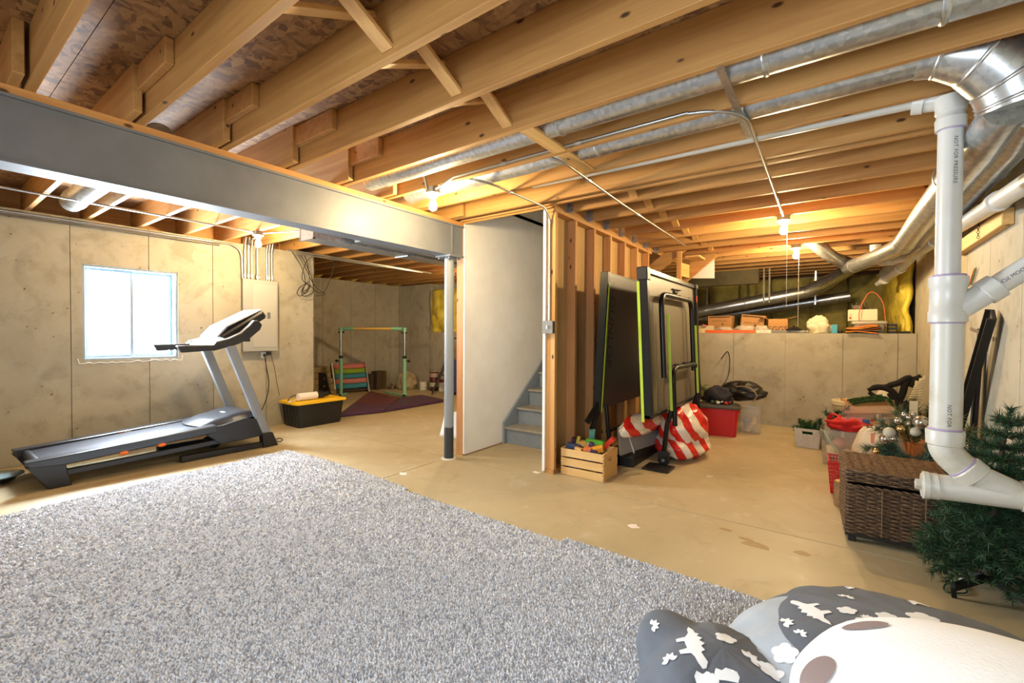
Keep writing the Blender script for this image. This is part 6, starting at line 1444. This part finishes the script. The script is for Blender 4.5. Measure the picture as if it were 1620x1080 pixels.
needles(mb, [(TX+.05, TY, .80), (TX+.065, TY+.02, .90)], .05, 1500, r_, .0022)
o = mb.build('needles', m_gr, tt, w=True); o['kind'] = 'stuff'
o = tw.build('branches', m_twig, tt, w=True); o['kind'] = 'stuff'
for k in range(4):
    a = .75+k*pi/2; e_ = Vector((TX+.19*cos(a), TY+.19*sin(a), .05))
    MB().bar((TX, TY, .085), e_, .022, .03).bar(e_, (e_.x+.004, e_.y, .002), .018, .018, up=(1, 0, 0)).build('stand_leg', m_blackm, tt, w=True)
MB().tube(smoothpath([onz(1500, 905, .02), onz(1508, 920, .01), onz(1495, 925, .006), onz(1495, 935, .006), onz(1515, 938, .006), onz(1530, 935, .006), onz(1515, 915, .01), onz(1530, 905, .03)], 5), .0035, 6).build('light_cord', m_gr, tt, w=True, smooth=60)
for (px, py, z) in ((1487, 893, .05), (1498, 897, .04), (1517, 917, .02)):
    p = onz(px, py, z); MB().tube([p, p+Vector((.012, .004, .008))], .005, 6).build('mini_light', M('mini_light', '#cfd6d4', .3), tt, w=True)
MB().cbox(onz(1545, 866, .22), (.04, .006, .012), Re(.3, .4, .5)).build('paper_tag', m_white, tt, w=True)
# ---------------------------------------------------------------- printed bean bag and white plush
from mathutils.bvhtree import BVHTree
m_bbg = M('beanbag_print_grey', '#575d66', .85, col2='#666c76', ns=6, bump=.3, bs=12, bd=.01); m_bbs = M('beanbag_side_grey', '#a9b1b8', .85, col2='#97a0a8', ns=5, bump=.3, bs=10, bd=.01)
bb = thing('bean_bag', 'grey bean bag printed with white dinosaurs, clouds and leaves', 'bean bag', (.14, 1.50, 0))
def bagshape(c, r, seed, ear=None):
    ed = (Vector(((ear[0]-c[0])/r[0], (ear[1]-c[1])/r[1], (ear[2]-c[2])/r[2]))) if ear else None
    en = ed.length if ear else 0
    def fn(d):
        a = math.atan2(d.y, d.x); up = max(0, d.z)
        fz = sqrt(max(0, 1-d.z*d.z))
        k = 1+.05*fbm(d, 1.8, seed)+.05*fz*abs(fbm((cos(a)*2.4, sin(a)*2.4, d.z*.6), 1.6, seed+2))
        if ear:
            t = max(0, (d.dot(ed/en)-.84)/.16); k += (en-.98)*t**1.8
        k -= .07*fz*max(0, fbm((cos(a)*3.2, sin(a)*3.2, up), 1.1, seed+9))
        return k
    mb = MB().sph(c, r, 96, 56, fn=fn)
    out = []
    for p in mb.v:
        p = Vector(p)
        out.append((p.x, p.y, max(p.z, .0242)))
    mb.v = out; return mb
def split(mb, test):
    mb.m = [1 if test(sum((Vector(mb.v[i]) for i in f), Vector())/len(f)) else 0 for f in mb.f]; return mb
body = bagshape((.22, 1.62, .19), (.52, .48, .25), 3.)
body.m = [1 if (q//96 < 31 or (q//96 < 43 and 43 <= q % 96 < 62)) else 0 for q in range(len(body.f))]
bo1 = body.build('body', [m_bbg, m_bbs], bb, w=True, smooth=180)
lobe = split(bagshape((-.24, 1.36, .17), (.235, .26, .195), 8., (-.50, 1.47, .30)), lambda c: c.z < .10 and c.x < -.3)
bo2 = lobe.build('corner_lobe', [m_bbg, m_bbs], bb, w=True, smooth=180)
MB().tube(smoothpath([(-.495, 1.465, .297), (-.46, 1.40, .25), (-.45, 1.32, .19), (-.44, 1.25, .14)]), .006, 6).build('piping', m_bbs, bb, w=True, smooth=60)
trees = []
for mb in (body, lobe): trees.append(BVHTree.FromPolygons([Vector(v) for v in mb.v], mb.f))
def hit(o, d):
    best = None
    for t in trees:
        l, n, i, ds = t.ray_cast(o, d)
        if l is not None and (best is None or ds < best[2]): best = (l, n, ds)
    return best
def nearest(p):
    best = None
    for t in trees:
        l, n, i, ds = t.find_nearest(p)
        if l is not None and (best is None or ds < best[2]): best = (l, n, ds)
    return best
m_print = M('beanbag_print_white', '#e9ebec', .85)
def decal(px, py, poly, size, rot):
    h = hit(CP, ray(px, py).normalized())
    if not h: return
    l, n, ds = h
    if n.dot(CP-l) < 0: n = -n
    e1 = Vector((1, 0, 0))-n*n.x; e1.normalize(); e2 = n.cross(e1)
    bm = bmesh.new(); vs = []
    for x, y in poly:
        xr = (x*cos(rot)-y*sin(rot))*size; yr = (x*sin(rot)+y*cos(rot))*size
        vs.append(bm.verts.new(l+e1*xr+e2*yr))
    f = bm.faces.new(vs); bmesh.ops.triangulate(bm, faces=[f])
    for _ in range(3):
        es = [e for e in bm.edges if e.calc_length() > .012]
        if es: bmesh.ops.subdivide_edges(bm, edges=es, cuts=1)
    bmesh.ops.triangulate(bm, faces=bm.faces)
    bm.verts.index_update(); V = []
    for v in bm.verts:
        q = hit(v.co+n*.05, -n); 
        if q is None or q[2] > .12: q = nearest(v.co)
        nn = q[1] if q[1].dot(n) > 0 else -q[1]
        V.append(q[0]+nn*.0022)
    mb = MB(); mb.add(V, [tuple(v.index for v in f.verts) for f in bm.faces]); bm.free()
    mb.build('print_motif', m_print, bb, w=True, smooth=180)
# a four-legged dinosaur silhouette, a cloud, a leaf sprig, a bone
DINO = [(-1.0, .15), (-.75, .28), (-.55, .30), (-.45, .42), (-.35, .33), (-.22, .48), (-.1, .36), (.05, .50), (.18, .36), (.34, .44), (.42, .30), (.60, .34), (.78, .40), (.98, .30), (1.0, .18), (.82, .10), (.60, .06), (.45, -.02), (.42, -.36), (.28, -.38), (.24, -.10), (.0, -.12), (-.12, -.12), (-.16, -.38), (-.32, -.38), (-.34, -.06), (-.55, .08), (-.8, .08)]
CLOUD = [(.5*(1+.32*abs(cos(2.5*a)))*cos(a), .42*(1+.32*abs(cos(2.5*a)))*sin(a)) for a in (k*2*pi/40 for k in range(40))]
def leaf(a, l=.5, w=.13): 
    return [(cos(a)*l*t-sin(a)*w*s*sin(pi*t), sin(a)*l*t+cos(a)*w*s*sin(pi*t)) for t, s in ((.12, 0), (.35, 1), (.6, 1), (.85, 1), (1, 0), (.85, -1), (.6, -1), (.35, -1))]
for (px, py, sz, ro) in ((1290, 965, .085, 2.2), (1428, 945, .12, .5), (1090, 1018, .085, -1.1), (1455, 955, .06, 1.4)): decal(px, py, DINO, sz, ro)
for (px, py, sz) in ((1148, 1010, .045), (1242, 1034, .055), (1375, 985, .05), (1460, 978, .06), (1402, 975, .04), (1218, 1062, .05), (1340, 966, .04)): decal(px, py, CLOUD, sz, .4)
for (px, py, sz, ro) in ((1240, 985, .06, .2), (1185, 1042, .06, .8), (1340, 930, .05, 0.), (1338, 945, .05, 1.), (1495, 962, .05, .4), (1265, 1003, .04, .9), (1032, 990, .05, .3), (1372, 978, .035, 1.2), (1060, 1045, .05, 2.)):
    for k in range(5): decal(px, py, leaf(ro+k*.72-1.2), sz, 0)
for (px, py, sz, ro) in ((1118, 1074, .05, .2), (1150, 1068, .05, .3)): decal(px, py, [(-.5, -.3), (.5, -.3), (.6, 0), (.5, .3), (.2, .22), (0, .4), (-.2, .22), (-.5, .3), (-.6, 0)], sz, ro)
# plush cushion lying on the bag
m_pl = M('plush_white', '#f6f8fa', .95, bump=.25, bs=120, bd=.006)
pl_ = thing('plush_cushion', 'big fluffy white plush cushion with a taupe patch on the bean bag', 'cushion', (.36, 1.28, .235))
plb = MB().sph((.36, 1.28, .41), (.43, .36, .175), 64, 40, fn=lambda d: 1+.04*fbm(d, 2, 4))
plb.build('body', m_pl, pl_, w=True, smooth=180)
ptree = BVHTree.FromPolygons([Vector(v) for v in plb.v], plb.f)
m_taupe = M('plush_taupe', '#8a7a78', .9)
def patch(px, py, rx, ry, ro, m, lift=.003):
    l, n, i, ds = ptree.ray_cast(CP, ray(px, py).normalized())
    if l is None: return
    if n.dot(CP-l) < 0: n = -n
    e1 = (Vector((1, 0, 0))-n*n.x).normalized(); e2 = n.cross(e1); mb = MB(); V = [l]; F_ = []
    for r in range(1, 7):
        for k in range(28):
            a = 2*pi*k/28; x = rx*r/6*cos(a); y = ry*r/6*sin(a)
            p = l+e1*(x*cos(ro)-y*sin(ro))+e2*(x*sin(ro)+y*cos(ro)); V.append(p)
    W_ = []
    for p in V:
        q, nn, _, _ = ptree.find_nearest(p); nn = nn if nn.dot(n) > 0 else -nn; W_.append(q+nn*lift)
    for k in range(28): F_.append((0, 1+k, 1+(k+1) % 28))
    for r in range(5):
        for k in range(28): F_.append((1+r*28+k, 1+r*28+(k+1) % 28, 1+(r+1)*28+(k+1) % 28, 1+(r+1)*28+k))
    mb.add(W_, F_); mb.build('patch', m, pl_, w=True, smooth=180)
patch(1292, 1066, .055, .036, 1.1, m_taupe)
patch(1368, 990, .05, .022, .15, m_taupe)
